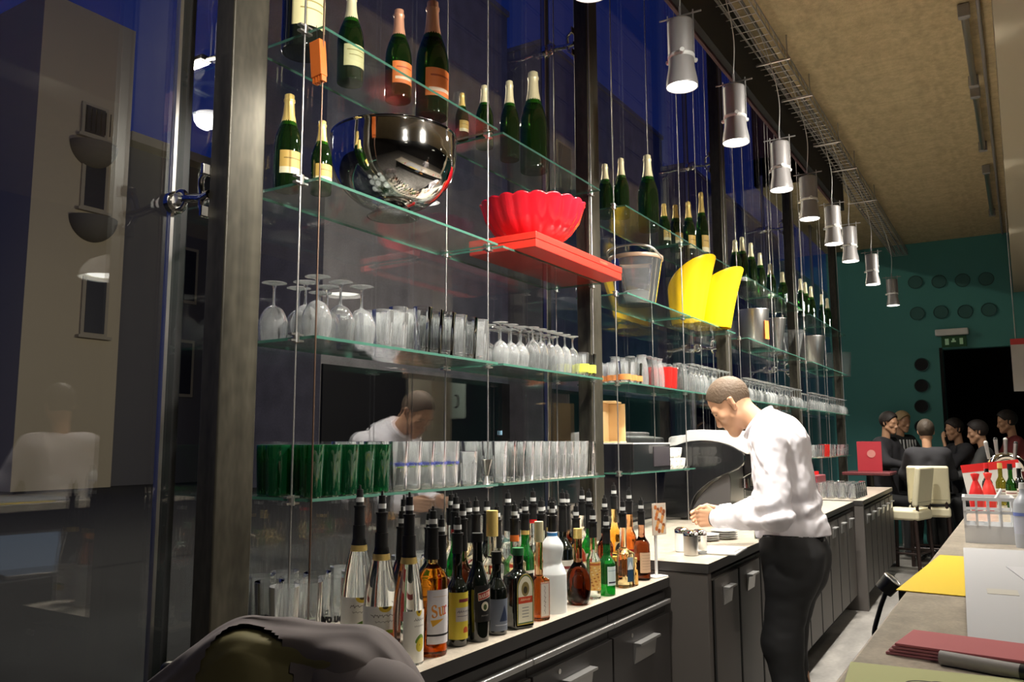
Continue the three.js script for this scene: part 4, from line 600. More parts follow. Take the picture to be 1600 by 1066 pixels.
  metalPot('wine_cooler', 'steel ice bucket in the farthest bay', 1265, 548, 0.13, 0.17, 0.33, M.satin);
  metalPot('wine_cooler', 'cut glass ice bucket in the farthest bay', 1309, 560, 0.14, 0.16, 0.3, M.clearThick);
}
// ------------------------------------------------------------ things on the lowest shelf of the second bay and the barman's counter
{
  const b = thing('display_box', 'black box on the lowest shelf past the second column', 'box', null, V(-1.925, SHELF[0], 4.37));
  part(b, 'body', rbox(0.29, 0.15, 0.54, 0.004, 0, 0.075, 0), M.blackGloss); part(b, 'top_sheet', box(0.29, 0.006, 0.54, 0, 0.154, 0), M.white); part(b, 'front_plate', box(0.003, 0.11, 0.24, 0.147, 0.08, -0.13), std(lin(0.04, 0.035, 0.04), 0.3));
  const c = thing('cardboard_box', 'open brown cardboard box standing on the black box', 'box', null, V(-1.95, SHELF[0] + 0.158, 4.22), 0.25);
  part(c, 'back', box(0.012, 0.23, 0.2, -0.05, 0.115, 0), M.cardboard); part(c, 'side', box(0.1, 0.22, 0.01, 0, 0.11, -0.1), M.cardboard); part(c, 'flap', box(0.11, 0.008, 0.2, 0.0, 0.004, 0), M.cardboard); part(c, 'top_flap', box(0.08, 0.008, 0.2, -0.01, 0.226, 0), M.cardboard);
  const cp = new THREE.Group(); cp.name = 'coffee_cup'; part(cp, 'body', lathe(smooth([[0.02, 0], [0.03, 0.012], [0.036, 0.05], [0.037, 0.062]], 4).concat([[0.034, 0.062], [0.03, 0.016], [0, 0.008]]), 22), M.ceramic); part(cp, 'handle', new THREE.TorusGeometry(0.018, 0.004, 8, 16).translate(0.046, 0.034, 0), M.ceramic);
  cp.userData = { category: 'cup', group: 'coffee cups on the lowest shelf' };
  for (const [x, d, y] of [[-1.82, 4.70, 0], [-1.82, 4.80, 0], [-1.82, 4.90, 0], [-1.93, 4.71, 0], [-1.93, 4.81, 0], [-1.93, 4.91, 0], [-1.82, 4.73, 0.064], [-1.82, 4.84, 0.064], [-1.93, 4.76, 0.064], [-1.93, 4.87, 0.064]]) copyOf(cp, V(x, SHELF[0] + y + 0.0005, d), rr(-1.3, -0.5), 'white coffee cup piled on the lowest shelf behind the black box');
  // espresso machine: white top and a dark curved flank
  const MD = 5.15, m = thing('espresso_machine', 'black espresso machine with a curved flank and white top', 'coffee machine', null, V(-1.72, BAR2_H, MD));
  const px = (u, v) => { const q = onD(u, v, MD); return new THREE.Vector2(q.x + 1.72, Math.max(0.018, q.y - BAR2_H)); };
  const outline = (pts, n) => new THREE.Shape(new THREE.SplineCurve(pts.map((p) => px(...p))).getPoints(n));
  const ex = (sh, d) => new THREE.ExtrudeGeometry(sh, { depth: d, bevelEnabled: true, bevelSize: 0.004, bevelThickness: 0.004, bevelSegments: 2, curveSegments: 20 });
  const flank = outline([[1042, 838], [1040, 780], [1044, 725], [1056, 699], [1090, 690], [1120, 692], [1145, 699], [1162, 709], [1161, 726], [1145, 736], [1122, 746], [1104, 758], [1088, 774], [1078, 800], [1074, 838]], 90);
  part(m, 'flank', ex(flank, 0.03), M.blackGloss); part(m, 'flank', ex(flank, 0.03), M.blackGloss, [0, 0, -0.7]);
  part(m, 'top_cover', ex(outline([[1049, 697], [1049, 685], [1062, 682], [1075, 680], [1077, 674], [1110, 673], [1140, 677], [1168, 690], [1172, 708], [1160, 704], [1140, 694], [1110, 688], [1080, 689], [1060, 695]], 90), 0.74), M.white, [0, 0, -0.71]);
  part(m, 'body', rbox(0.26, 0.4, 0.62, 0.02, -0.1, 0.235, -0.35), M.satin); part(m, 'drip_tray', rbox(0.5, 0.06, 0.62, 0.01, 0.0, 0.045, -0.35), M.chrome);
  part(m, 'lower_panel', ex(outline([[1080, 838], [1084, 792], [1100, 768], [1120, 752], [1138, 745], [1138, 838]], 40), 0.02), std(lin(0.09, 0.085, 0.085), 0.3), [0, 0, -0.03]);
  for (const z of [-0.22, -0.48]) { const gh = part(m, 'group_head', cyl(0.035, 0.03, 0.06, 20, 0.2), M.chrome, [0.16, 0, z]); part(gh, 'filter_handle', rod(V3(0, 0.2, 0), V3(0.12, 0.18, 0), 0.012), M.black); }
  for (const [x, z] of [[-0.2, -0.06], [0.2, -0.06], [-0.2, -0.64], [0.2, -0.64]]) part(m, 'foot', cyl(0.018, 0.022, 0.016, 12), M.black, [x, 0, z]);
  // sugar pots, plates, tray
  const pot = (label, u, v, glass) => { const q = onY(u, v, BAR2_H), g = thing('sugar_pot', label, 'pot', 'pots beside the barman', V(q.x, BAR2_H, q.d)); part(g, 'jar', lathe([[0, 0.003], [0.03, 0], [0.032, 0.004], [0.032, 0.085], [0.03, 0.088]], 22), glass); part(g, 'lid', lathe([[0.033, 0.084], [0.033, 0.098], [0.02, 0.108], [0, 0.11]], 20), M.chrome); return g; };
  pot('steel sugar pot beside the card stand', 1080, 868, M.satin); pot('glass sugar pot next to the steel one', 1094, 866, M.clear); pot('white sugar pot behind the steel one', 1066, 862, M.ceramic);
  for (const [u, v, n, l] of [[1103, 845, 3, 'stack of small bowls under the barman hands'], [1132, 842, 4, 'stack of cream saucers beside the barman sleeve']]) { const q = onY(u, v, BAR2_H), g = thing('saucer_stack', l, 'dishes', null, V(q.x, BAR2_H, q.d)); for (let k = 0; k < n; k++) part(g, 'saucer', lathe([[0, 0.002], [0.04, 0], [0.066, 0.01], [0.068, 0.012], [0.04, 0.004], [0, 0.005]], 26), M.ceramic, [0, k * 0.011, 0]); }
  { const q = onY(1128, 862, BAR2_H), g = thing('serving_tray', 'white rectangular tray at the counter edge before the barman', 'tray', null, V(q.x, BAR2_H, q.d), 0.1); part(g, 'plate', rbox(0.18, 0.01, 0.26, 0.004, 0, 0.006, 0), M.white); part(g, 'paper', box(0.15, 0.002, 0.22, 0, 0.0122, 0), std(lin(0.85, 0.85, 0.86), 0.7)); }
  // upturned tumblers on the far counter, crates, red menu
  for (const [x, d] of [-1.27, -1.36, -1.45, -1.54].flatMap((x) => [0, 1, 2, 3, 4, 5].map((k) => [x, 7.55 + k * 0.1]))) { const g = GL.tumbler.clone(); g.name = numbered('tumbler'); scene.add(g); g.position.copy(V(x, BAR2_H + 0.1398, d)); g.rotation.x = Math.PI; g.userData = { label: 'clear tumbler turned upside down on the counter past the barman', category: 'glass', group: 'upturned tumblers on the counter' }; }
  const cr = thing('bottle_crate', 'dark red crate of small bottles past the barman', 'crate', null, V(-1.75, BAR2_H + 0.0075, 8.05)); part(cr, 'crate', rbox(0.26, 0.16, 0.4, 0.008, 0, 0.1, 0), std(lin(0.16, 0.02, 0.03), 0.5)); for (let a = 0; a < 2; a++) for (let k = 0; k < 5; k++) part(cr, 'bottle_cap', cyl(0.016, 0.016, 0.03, 12, 0.18), M.red, [-0.06 + a * 0.12, 0, -0.16 + k * 0.08]); part(cr, 'base_board', box(0.27, 0.02, 0.41, 0, 0.01, 0), M.black);
}
// ------------------------------------------------------------ people: one distance field per surface, meshed by surface nets
function netMesh(f, lo, hi, cell) {
  const n = [0, 1, 2].map((i) => Math.ceil((hi[i] - lo[i]) / cell) + 1), [nx, ny, nz] = n, val = new Float32Array(nx * ny * nz);
  const at = (i, j, k) => (k * ny + j) * nx + i;
  for (let k = 0; k < nz; k++) for (let j = 0; j < ny; j++) for (let i = 0; i < nx; i++) val[at(i, j, k)] = f(lo[0] + i * cell, lo[1] + j * cell, lo[2] + k * cell);
  const id = new Int32Array(nx * ny * nz).fill(-1), pos = [], nor = [], idx = [], e = cell * 0.4;
  const C = [[0, 0, 0], [1, 0, 0], [0, 1, 0], [1, 1, 0], [0, 0, 1], [1, 0, 1], [0, 1, 1], [1, 1, 1]], E = [[0, 1], [2, 3], [4, 5], [6, 7], [0, 2], [1, 3], [4, 6], [5, 7], [0, 4], [1, 5], [2, 6], [3, 7]];
  for (let k = 0; k < nz - 1; k++) for (let j = 0; j < ny - 1; j++) for (let i = 0; i < nx - 1; i++) {
    const v = C.map(([a, b, c]) => val[at(i + a, j + b, k + c)]); let s = 0; for (const x of v) s += x < 0; if (s === 0 || s === 8) continue;
    let p = [0, 0, 0], m = 0; for (const [a, b] of E) if (v[a] < 0 !== v[b] < 0) { const t = v[a] / (v[a] - v[b]); for (let q = 0; q < 3; q++) p[q] += C[a][q] + (C[b][q] - C[a][q]) * t; m++; }
    const x = lo[0] + (i + p[0] / m) * cell, y = lo[1] + (j + p[1] / m) * cell, z = lo[2] + (k + p[2] / m) * cell; id[at(i, j, k)] = pos.length / 3; pos.push(x, y, z);
    const gx = f(x + e, y, z) - f(x - e, y, z), gy = f(x, y + e, z) - f(x, y - e, z), gz = f(x, y, z + e) - f(x, y, z - e), l = Math.hypot(gx, gy, gz) || 1; nor.push(gx / l, gy / l, gz / l);
  }
  const quad = (a, b, c, d, flip) => { if (a < 0 || b < 0 || c < 0 || d < 0) return; flip ? idx.push(a, c, b, a, d, c) : idx.push(a, b, c, a, c, d); };
  for (let k = 1; k < nz - 1; k++) for (let j = 1; j < ny - 1; j++) for (let i = 1; i < nx - 1; i++) {
    const v = val[at(i, j, k)] < 0;
    if (v !== val[at(i + 1, j, k)] < 0) quad(id[at(i, j - 1, k - 1)], id[at(i, j, k - 1)], id[at(i, j, k)], id[at(i, j - 1, k)], !v);
    if (v !== val[at(i, j + 1, k)] < 0) quad(id[at(i - 1, j, k - 1)], id[at(i - 1, j, k)], id[at(i, j, k)], id[at(i, j, k - 1)], !v);
    if (v !== val[at(i, j, k + 1)] < 0) quad(id[at(i - 1, j - 1, k)], id[at(i, j - 1, k)], id[at(i, j, k)], id[at(i - 1, j, k)], !v);
  }
  const g = new THREE.BufferGeometry(); g.setAttribute('position', new THREE.Float32BufferAttribute(pos, 3)); g.setAttribute('normal', new THREE.Float32BufferAttribute(nor, 3)); g.setAttribute('uv', new THREE.Float32BufferAttribute(new Float32Array(pos.length / 3 * 2), 2)); g.setIndex(idx); return g;
}
const smin = (a, b, k) => { const h = Math.max(k - Math.abs(a - b), 0) / k; return Math.min(a, b) - h * h * k * 0.25; };
// bones: [ax,ay,az, bx,by,bz, ra, rb]; blobs: [cx,cy,cz, rx,ry,rz]
function bones(list, blobs, k) {
  return (x, y, z) => {
    let d = 9;
    for (const [ax, ay, az, bx, by, bz, ra, rb] of list) { const ex = bx - ax, ey = by - ay, ez = bz - az, px = x - ax, py = y - ay, pz = z - az, h = Math.max(0, Math.min(1, (px * ex + py * ey + pz * ez) / (ex * ex + ey * ey + ez * ez + 1e-9))); d = smin(d, Math.hypot(px - ex * h, py - ey * h, pz - ez * h) - (ra + (rb - ra) * h), k); }
    for (const [cx, cy, cz, rx, ry, rz] of blobs) { const qx = (x - cx) / rx, qy = (y - cy) / ry, qz = (z - cz) / rz, l = Math.hypot(qx, qy, qz); d = smin(d, (l - 1) * Math.min(rx, ry, rz), k); }
    return d;
  };
}
// a head in its own frame (x side, y up the skull, z face), origin between the ears
function headFields() {
  const skull = (x, y, z) => (Math.hypot(x / 0.076, (y - 0.045) / 0.094, (z + 0.006) / 0.099) - 1) * 0.076;
  const face = bones([[0.045, -0.055, 0.015, 0.0, -0.103, 0.07, 0.024, 0.02], [-0.045, -0.055, 0.015, 0.0, -0.103, 0.07, 0.024, 0.02], [0, -0.03, 0.04, 0, -0.085, 0.06, 0.055, 0.034], [0, 0.012, 0.088, 0, -0.035, 0.112, 0.009, 0.012], [0.014, -0.04, 0.098, -0.014, -0.04, 0.098, 0.008, 0.008], [0.045, 0.022, 0.078, -0.045, 0.022, 0.078, 0.013, 0.013], [0.018, -0.068, 0.088, -0.018, -0.068, 0.088, 0.009, 0.009]], [[0.04, -0.02, 0.062, 0.026, 0.024, 0.022], [-0.04, -0.02, 0.062, 0.026, 0.024, 0.022], [0, -0.105, 0.078, 0.02, 0.018, 0.016]], 0.02);
  const ears = bones([[0.078, 0.022, -0.012, 0.085, 0.018, -0.022, 0.008, 0.009], [0.085, 0.018, -0.022, 0.084, -0.012, -0.018, 0.009, 0.008], [0.084, -0.012, -0.018, 0.076, -0.026, -0.008, 0.008, 0.007], [-0.078, 0.022, -0.012, -0.085, 0.018, -0.022, 0.008, 0.009], [-0.085, 0.018, -0.022, -0.084, -0.012, -0.018, 0.009, 0.008], [-0.084, -0.012, -0.018, -0.076, -0.026, -0.008, 0.008, 0.007]], [[0.078, 0.0, -0.012, 0.007, 0.02, 0.012], [-0.078, 0.0, -0.012, 0.007, 0.02, 0.012]], 0.006);
  const head = (x, y, z) => smin(smin(smin(skull(x, y, z), face(x, y, z), 0.025), ears(x, y, z), 0.005), 9, 0.001);
  const hairline = (z) => (z > 0.015 ? (z - 0.015) * 1.35 + 0.004 : (z - 0.015) * 0.75);
  const hair = (grow, long = 0) => (x, y, z) => Math.max(skull(x, y, z) - grow - 0.0012 * noise.noise(x * 130, y * 130, z * 130), (hairline(z) - long * (z < 0 ? 1 : 0.3) - y) * 0.7, Math.abs(x) > 0.06 && z > 0.0 && y < 0.03 ? 0.004 : -1);
  return { head, hair };
}
const HF = headFields();
// turn a field into the world of its body: origin o, tilt about the x axis, turn about y
function posed(f, o, tilt, turn = 0) {
  const c = Math.cos(tilt), s = Math.sin(tilt), ct = Math.cos(turn), st = Math.sin(turn);
  return (x, y, z) => { x -= o[0]; y -= o[1]; z -= o[2]; const x1 = ct * x - st * z, z1 = st * x + ct * z; return f(x1, c * y + s * z1, -s * y + c * z1); };
}
const posedPoint = (p, o, tilt, turn = 0) => { const c = Math.cos(tilt), s = Math.sin(tilt), ct = Math.cos(turn), st = Math.sin(turn), y = c * p[1] - s * p[2], z1 = s * p[1] + c * p[2]; return [o[0] + ct * p[0] + st * z1, o[1] + y, o[2] - st * p[0] + ct * z1]; };
// a hand as bones: wrist w, fingers along a, thumb side b, curl towards c
function hand(w, a, b, c, curl = 0.5, size = 1) {
  const P = (i, j, k) => [0, 1, 2].map((q) => w[q] + size * (a[q] * i + b[q] * j + c[q] * k)), L = [], seg = (p, q, r0, r1) => L.push([...p, ...q, r0 * size, r1 * size]);
  for (const j of [-0.03, -0.01, 0.01, 0.03]) seg(P(0.0, j * 0.6, 0), P(0.085, j, 0), 0.017, 0.0125);
  [[0.03, 0.072], [0.01, 0.08], [-0.01, 0.075], [-0.03, 0.06]].forEach(([j, len], n) => {
    let i = 0.088, k = 0, ang = curl * (0.7 + n * 0.12); let p = P(i, j, k);
    for (const [t, r] of [[0.45, 0.0092], [0.32, 0.0085], [0.23, 0.0078]]) { i += Math.cos(ang) * len * t; k += Math.sin(ang) * len * t; const q = P(i, j * (1 - 0.06 * n), k); seg(p, q, r, r - 0.0006); p = q; ang += curl; }
  });
  seg(P(0.02, 0.028, 0.004), P(0.06, 0.05, 0.018), 0.014, 0.0105); seg(P(0.06, 0.05, 0.018), P(0.09, 0.05, 0.032), 0.0105, 0.009); seg(P(0.09, 0.05, 0.032), P(0.112, 0.042, 0.04), 0.009, 0.008);
  return L;
}
const nrm = (v) => { const l = Math.hypot(...v); return v.map((x) => x / l); };
const cross = (a, b) => [a[1] * b[2] - a[2] * b[1], a[2] * b[0] - a[0] * b[2], a[0] * b[1] - a[1] * b[0]];
const merge = (list) => { const g = mergeGeometries(list); return g; };
{ // the barman, facing the window (local z forward, local x towards the camera)
  const g = thing('person', 'barman in a white shirt and black trousers bending over the counter', 'person', null, V(-0.93, 0, 3.9), -Math.PI / 2);
  const O = [0, 1.555, 0.245], TILT = 0.66;
  const shL = [0.212, 1.37, 0.025], elL = [0.29, 1.07, -0.01], wrL = [0.13, 1.03, 0.30], shR = [-0.185, 1.385, 0.05], elR = [-0.25, 1.08, 0.09], wrR = [-0.09, 1.035, 0.345];
  // skin: head, neck, both hands on wrists, and the trunk under the clothes
  const headF = posed(HF.head, O, TILT, 0.1);
  const neck = bones([[0, 1.40, 0.055, 0, 1.535, 0.205, 0.058, 0.056]], [], 0.02);
  const headG = netMesh((x, y, z) => smin(headF(x, y, z), neck(x, y, z), 0.03), [-0.12, 1.36, -0.02], [0.12, 1.73, 0.42], 0.0055);
  const aL = nrm([-0.3, -0.05, 0.95]), bL = nrm([-0.2, 0.95, 0.1]), cL = nrm([-0.95, -0.2, -0.3]);
  const aR = nrm([0.25, -0.12, 0.95]), bR = nrm([0.2, 0.95, 0.1]), cR = nrm([0.95, -0.25, -0.2]);
  const handL = bones([...hand(wrL, aL, bL, cL, 0.62), [...elL, ...wrL, 0.022, 0.027]], [], 0.008), handR = bones([...hand(wrR, aR, bR, cR, 0.5), [...elR, ...wrR, 0.022, 0.027]], [], 0.008);
  const handG = netMesh((x, y, z) => Math.min(handL(x, y, z), handR(x, y, z)), [-0.2, 0.9, 0.2], [0.2, 1.14, 0.56], 0.0045);
  const trunk = netMesh(bones([[0, 1.3, 0.03, 0, 0.95, 0.0, 0.075, 0.075], [0, 1.4, 0.05, 0, 1.46, 0.1, 0.06, 0.055], [...shL, ...elL, 0.03, 0.02], [...elL, ...wrL, 0.02, 0.02], [...shR, ...elR, 0.03, 0.02], [...elR, ...wrR, 0.02, 0.02], [0.09, 0.9, -0.01, 0.1, 0.5, 0.02, 0.07, 0.05], [0.1, 0.5, 0.02, 0.11, 0.08, -0.05, 0.05, 0.035], [-0.09, 0.9, -0.01, -0.1, 0.5, 0.04, 0.07, 0.05], [-0.1, 0.5, 0.04, -0.11, 0.08, -0.02, 0.05, 0.035]], [], 0.06), [-0.36, 0.02, -0.16], [0.36, 1.5, 0.4], 0.014);
  part(g, 'body', merge([headG, handG, trunk]), M.skin);
  part(g, 'hair', netMesh(posed(HF.hair(0.0045), O, TILT, 0.1), [-0.12, 1.42, -0.02], [0.12, 1.74, 0.42], 0.0055), M.hair);
  for (const s of [-1, 1]) {
    const q = posedPoint([s * 0.033, 0.003, 0.083], O, TILT, 0.1), b = posedPoint([s * 0.034, 0.024, 0.094], O, TILT, 0.1);
    part(g, 'eye', new THREE.SphereGeometry(0.009, 12, 8), std(lin(0.05, 0.03, 0.02), 0.2), q).scale.set(1.6, 0.5, 1);
    part(g, 'eyebrow', rbox(0.034, 0.006, 0.008, 0.003), M.hair, b, [TILT, 0.1, s * 0.12]);
  }
  { const q = posedPoint([0, -0.069, 0.096], O, TILT, 0.1); part(g, 'lips', rbox(0.04, 0.009, 0.012, 0.004), M.lip, q, [TILT, 0.1, 0]); }
  // shirt: trunk, sleeves, a loose tail over the belt; folds where the cloth bunches
  const fold = (x, y, z) => 0.009 * Math.sin(y * 62 + 16 * z + 9 * x + 3 * noise.noise(x * 7, y * 7, z * 7)) * Math.exp(-((y - 1.09) ** 2) / 0.005) + 0.009 * noise.noise(x * 14 + 4, y * 9, z * 14) + 0.004 * noise.noise(x * 34, y * 26 + 2, z * 34) + 0.009 * Math.max(0, Math.sin((x * 0.4 + y * 0.8 - z * 0.9) * 70)) * Math.exp(-(((y - 1.3) ** 2) / 0.012 + ((z - 0.07) ** 2) / 0.008));
  const torsoF = bones([[0, 1.36, 0.02, 0, 1.0, 0.0, 0.115, 0.12], [0.075, 1.34, 0.03, 0.07, 1.0, 0.0, 0.115, 0.118], [-0.085, 1.34, 0.05, -0.07, 1.0, 0.0, 0.115, 0.118], [0.06, 1.41, 0.04, -0.06, 1.41, 0.05, 0.085, 0.085], [0, 1.42, 0.05, 0, 1.485, 0.11, 0.078, 0.062], [0.0, 1.05, 0.02, 0, 0.97, 0.0, 0.13, 0.14], [0, 1.0, -0.06, 0, 0.968, -0.095, 0.07, 0.06]], [], 0.07);
  const sleeveF = bones([[...shL, ...elL, 0.08, 0.066], [...elL, ...wrL, 0.068, 0.045], [...shR, ...elR, 0.075, 0.06], [...elR, ...wrR, 0.06, 0.043]], [], 0.03), shirtF = (x, y, z) => smin(torsoF(x, y, z), sleeveF(x, y, z), y > 1.3 ? 0.03 : 0.012);
  const cut = (x, y, z) => Math.max(-(y - 0.955 + 0.06 * z), (y - 1.488) * 0.67 + (z - 0.125) * 0.743);
  const shirt = part(g, 'shirt', netMesh((x, y, z) => Math.max(shirtF(x, y, z) + fold(x, y, z), cut(x, y, z), z - (x > 0.015 ? wrL[2] : wrR[2]) + 0.004), [-0.42, 0.9, -0.22], [0.42, 1.58, 0.42], 0.0085), M.shirt);
  part(shirt, 'collar', tube([[0.0, 1.535, 0.065], [0.058, 1.515, 0.085], [0.075, 1.465, 0.13], [0.045, 1.418, 0.17], [0.0, 1.405, 0.182], [-0.045, 1.418, 0.17], [-0.075, 1.465, 0.13], [-0.058, 1.515, 0.085], [0.0, 1.535, 0.065]], 0.0135, 8, 60), M.shirt);
  for (const w of [[wrL, elL], [wrR, elR]]) { const d = nrm(w[0].map((v, i) => v - w[1][i])); part(shirt, 'cuff', rod(V3(...w[0].map((v, i) => v - d[i] * 0.05)), V3(...w[0].map((v, i) => v + d[i] * 0.004)), 0.043, 20), M.shirt); }
  part(g, 'watch', flat([new THREE.TorusGeometry(0.031, 0.008, 8, 24), cyl(0.017, 0.017, 0.01, 16, 0.026).rotateZ(0.6)]), M.black, [wrL[0] + aL[0] * 0.014, wrL[1] + aL[1] * 0.014, wrL[2] + aL[2] * 0.014], [0, Math.atan2(aL[0], aL[2]), 0]);
  const tr = part(g, 'trousers', netMesh((x, y, z) => Math.max(bones([[0.075, 0.93, 0.0, 0.09, 0.8, -0.02, 0.122, 0.115], [-0.075, 0.93, 0.0, -0.09, 0.8, -0.02, 0.122, 0.115], [0.09, 0.84, -0.02, 0.1, 0.5, 0.035, 0.108, 0.08], [0.1, 0.5, 0.035, 0.11, 0.06, -0.03, 0.08, 0.062], [-0.09, 0.84, -0.02, -0.1, 0.5, 0.06, 0.108, 0.08], [-0.1, 0.5, 0.06, -0.11, 0.06, 0.02, 0.08, 0.062]], [[0.06, 0.88, -0.06, 0.1, 0.1, 0.09], [-0.06, 0.88, -0.06, 0.1, 0.1, 0.09]], 0.05)(x, y, z) + 0.004 * noise.noise(x * 12, y * 20, z * 12), y - 0.975), [-0.28, 0.02, -0.22], [0.28, 1.0, 0.2], 0.013), M.trousers);
  part(tr, 'belt', lathe([[0.152, 0], [0.157, 0.002], [0.157, 0.034], [0.152, 0.036]], 40).scale(1.22, 1, 0.92), M.blackGloss, [0, 0.938, 0.0]); part(tr, 'belt_buckle', rbox(0.045, 0.034, 0.012, 0.004), M.chrome, [0.05, 0.957, 0.142]);
  for (const s of [-1, 1]) part(g, 'shoe', netMesh(bones([[s * 0.11, 0.045, s > 0 ? -0.06 : -0.01, s * 0.12, 0.035, s > 0 ? 0.14 : 0.19, 0.045, 0.034]], [], 0.02), [s * 0.11 - 0.07, -0.005, -0.16], [s * 0.11 + 0.07, 0.12, 0.26], 0.01), M.blackGloss);
}
// guests: a seated or standing figure with hair, top and trousers
function guest(o) {
  const g = thing('person', o.label, 'person', o.group ?? 'guests at the far tables', V(o.x, 0, o.d), o.turn), H = o.head, seat = o.seat, O = [0, H, 0.03], lean = o.lean ?? 0.1;
  const neckY = H - 0.13, shY = H - 0.24, arms = o.arms ?? [[0.24, shY - 0.24, 0.1, 0.12, shY - 0.28, 0.32], [-0.24, shY - 0.24, 0.1, -0.12, shY - 0.28, 0.32]];
  const armB = (r0, r1, r2) => arms.flatMap(([ex, ey, ez, wx, wy, wz]) => [[Math.sign(ex) * 0.18, shY, -0.02, ex, ey, ez, r0, r1], [ex, ey, ez, wx, wy, wz, r1, r2]]);
  const hands = arms.flatMap(([ex, ey, ez, wx, wy, wz]) => { const a = nrm([wx - ex, wy - ey, wz - ez]), b = nrm([-Math.sign(ex) * 0.4, 0.9, 0.1]), c = nrm(cross(a, b).map((v) => v * Math.sign(ex))); return hand([wx, wy, wz], a, b, c, 0.5); });
  const headF = posed(HF.head, O, o.nod ?? 0.15, o.look ?? 0);
  const legs = seat ? [[0.09, seat + 0.06, -0.06, 0.13, seat + 0.05, 0.3, 0.085, 0.065], [0.13, seat + 0.05, 0.3, 0.13, 0.1, 0.25, 0.062, 0.045], [-0.09, seat + 0.06, -0.06, -0.13, seat + 0.05, 0.3, 0.085, 0.065], [-0.13, seat + 0.05, 0.3, -0.13, 0.1, 0.25, 0.062, 0.045]] : [[0.09, 0.9, 0, 0.1, 0.08, 0, 0.095, 0.05], [-0.09, 0.9, 0, -0.1, 0.08, 0, 0.095, 0.05]];
  const hip = seat ? seat + 0.09 : 0.92;
  const skin = netMesh((x, y, z) => smin(headF(x, y, z), bones([[0, shY + 0.04, -0.02, 0, H - 0.05, 0.0, 0.05, 0.05]], [], 0.02)(x, y, z), 0.03), [-0.13, shY - 0.06, -0.14], [0.13, H + 0.17, 0.18], 0.012);
  const hg = netMesh(bones(hands, [], 0.008), [-0.35, shY - 0.5, -0.1], [0.35, H + 0.1, 0.62], 0.012);
  const trunk = netMesh(bones([[0, shY - 0.06, -0.04, 0, hip, -0.06, 0.06, 0.06], ...armB(0.03, 0.025, 0.022), ...legs.map((b) => [...b.slice(0, 6), b[6] * 0.75, b[7] * 0.75])], [], 0.05), [-0.36, 0.02, -0.2], [0.36, shY + 0.06, 0.56], 0.02);
  part(g, 'body', merge([skin, hg, trunk]), o.skin ?? M.skin);
  part(g, 'hair', netMesh(posed(HF.hair(o.hairGrow ?? 0.016, o.long ?? 0.02), O, o.nod ?? 0.15, o.look ?? 0), [-0.14, H - 0.16, -0.16], [0.14, H + 0.18, 0.18], 0.011), o.hair);
  const topF = bones([[0.09, shY - 0.08, -0.03, 0.06, hip + 0.02, -0.06, 0.115, 0.12], [-0.09, shY - 0.08, -0.03, -0.06, hip + 0.02, -0.06, 0.115, 0.12], [0.1, shY, -0.03, -0.1, shY, -0.03, 0.075, 0.075], ...armB(0.068, 0.058, 0.042)], [], 0.06);
  part(g, o.topName ?? 'jacket', netMesh((x, y, z) => Math.max(topF(x, y, z) + 0.006 * noise.noise(x * 11, y * 11, z * 11), (y - H + 0.15) * 0.95 + z * 0.25), [-0.4, hip - 0.14, -0.24], [0.4, H, 0.56], 0.014), o.top);
  part(g, 'trousers', netMesh(bones(legs, [[0, hip - 0.03, -0.07, 0.17, 0.1, 0.14]], 0.05), [-0.28, 0.0, -0.28], [0.28, hip + 0.08, 0.5], 0.02), o.bottom ?? M.trousers);
  for (const s of [-1, 1]) { const z = seat ? 0.3 : 0; part(g, 'shoe', rbox(0.09, 0.08, 0.26, 0.035), M.blackGloss, [s * (seat ? 0.13 : 0.1), 0.045, z + 0.05]); }
  return g;
}
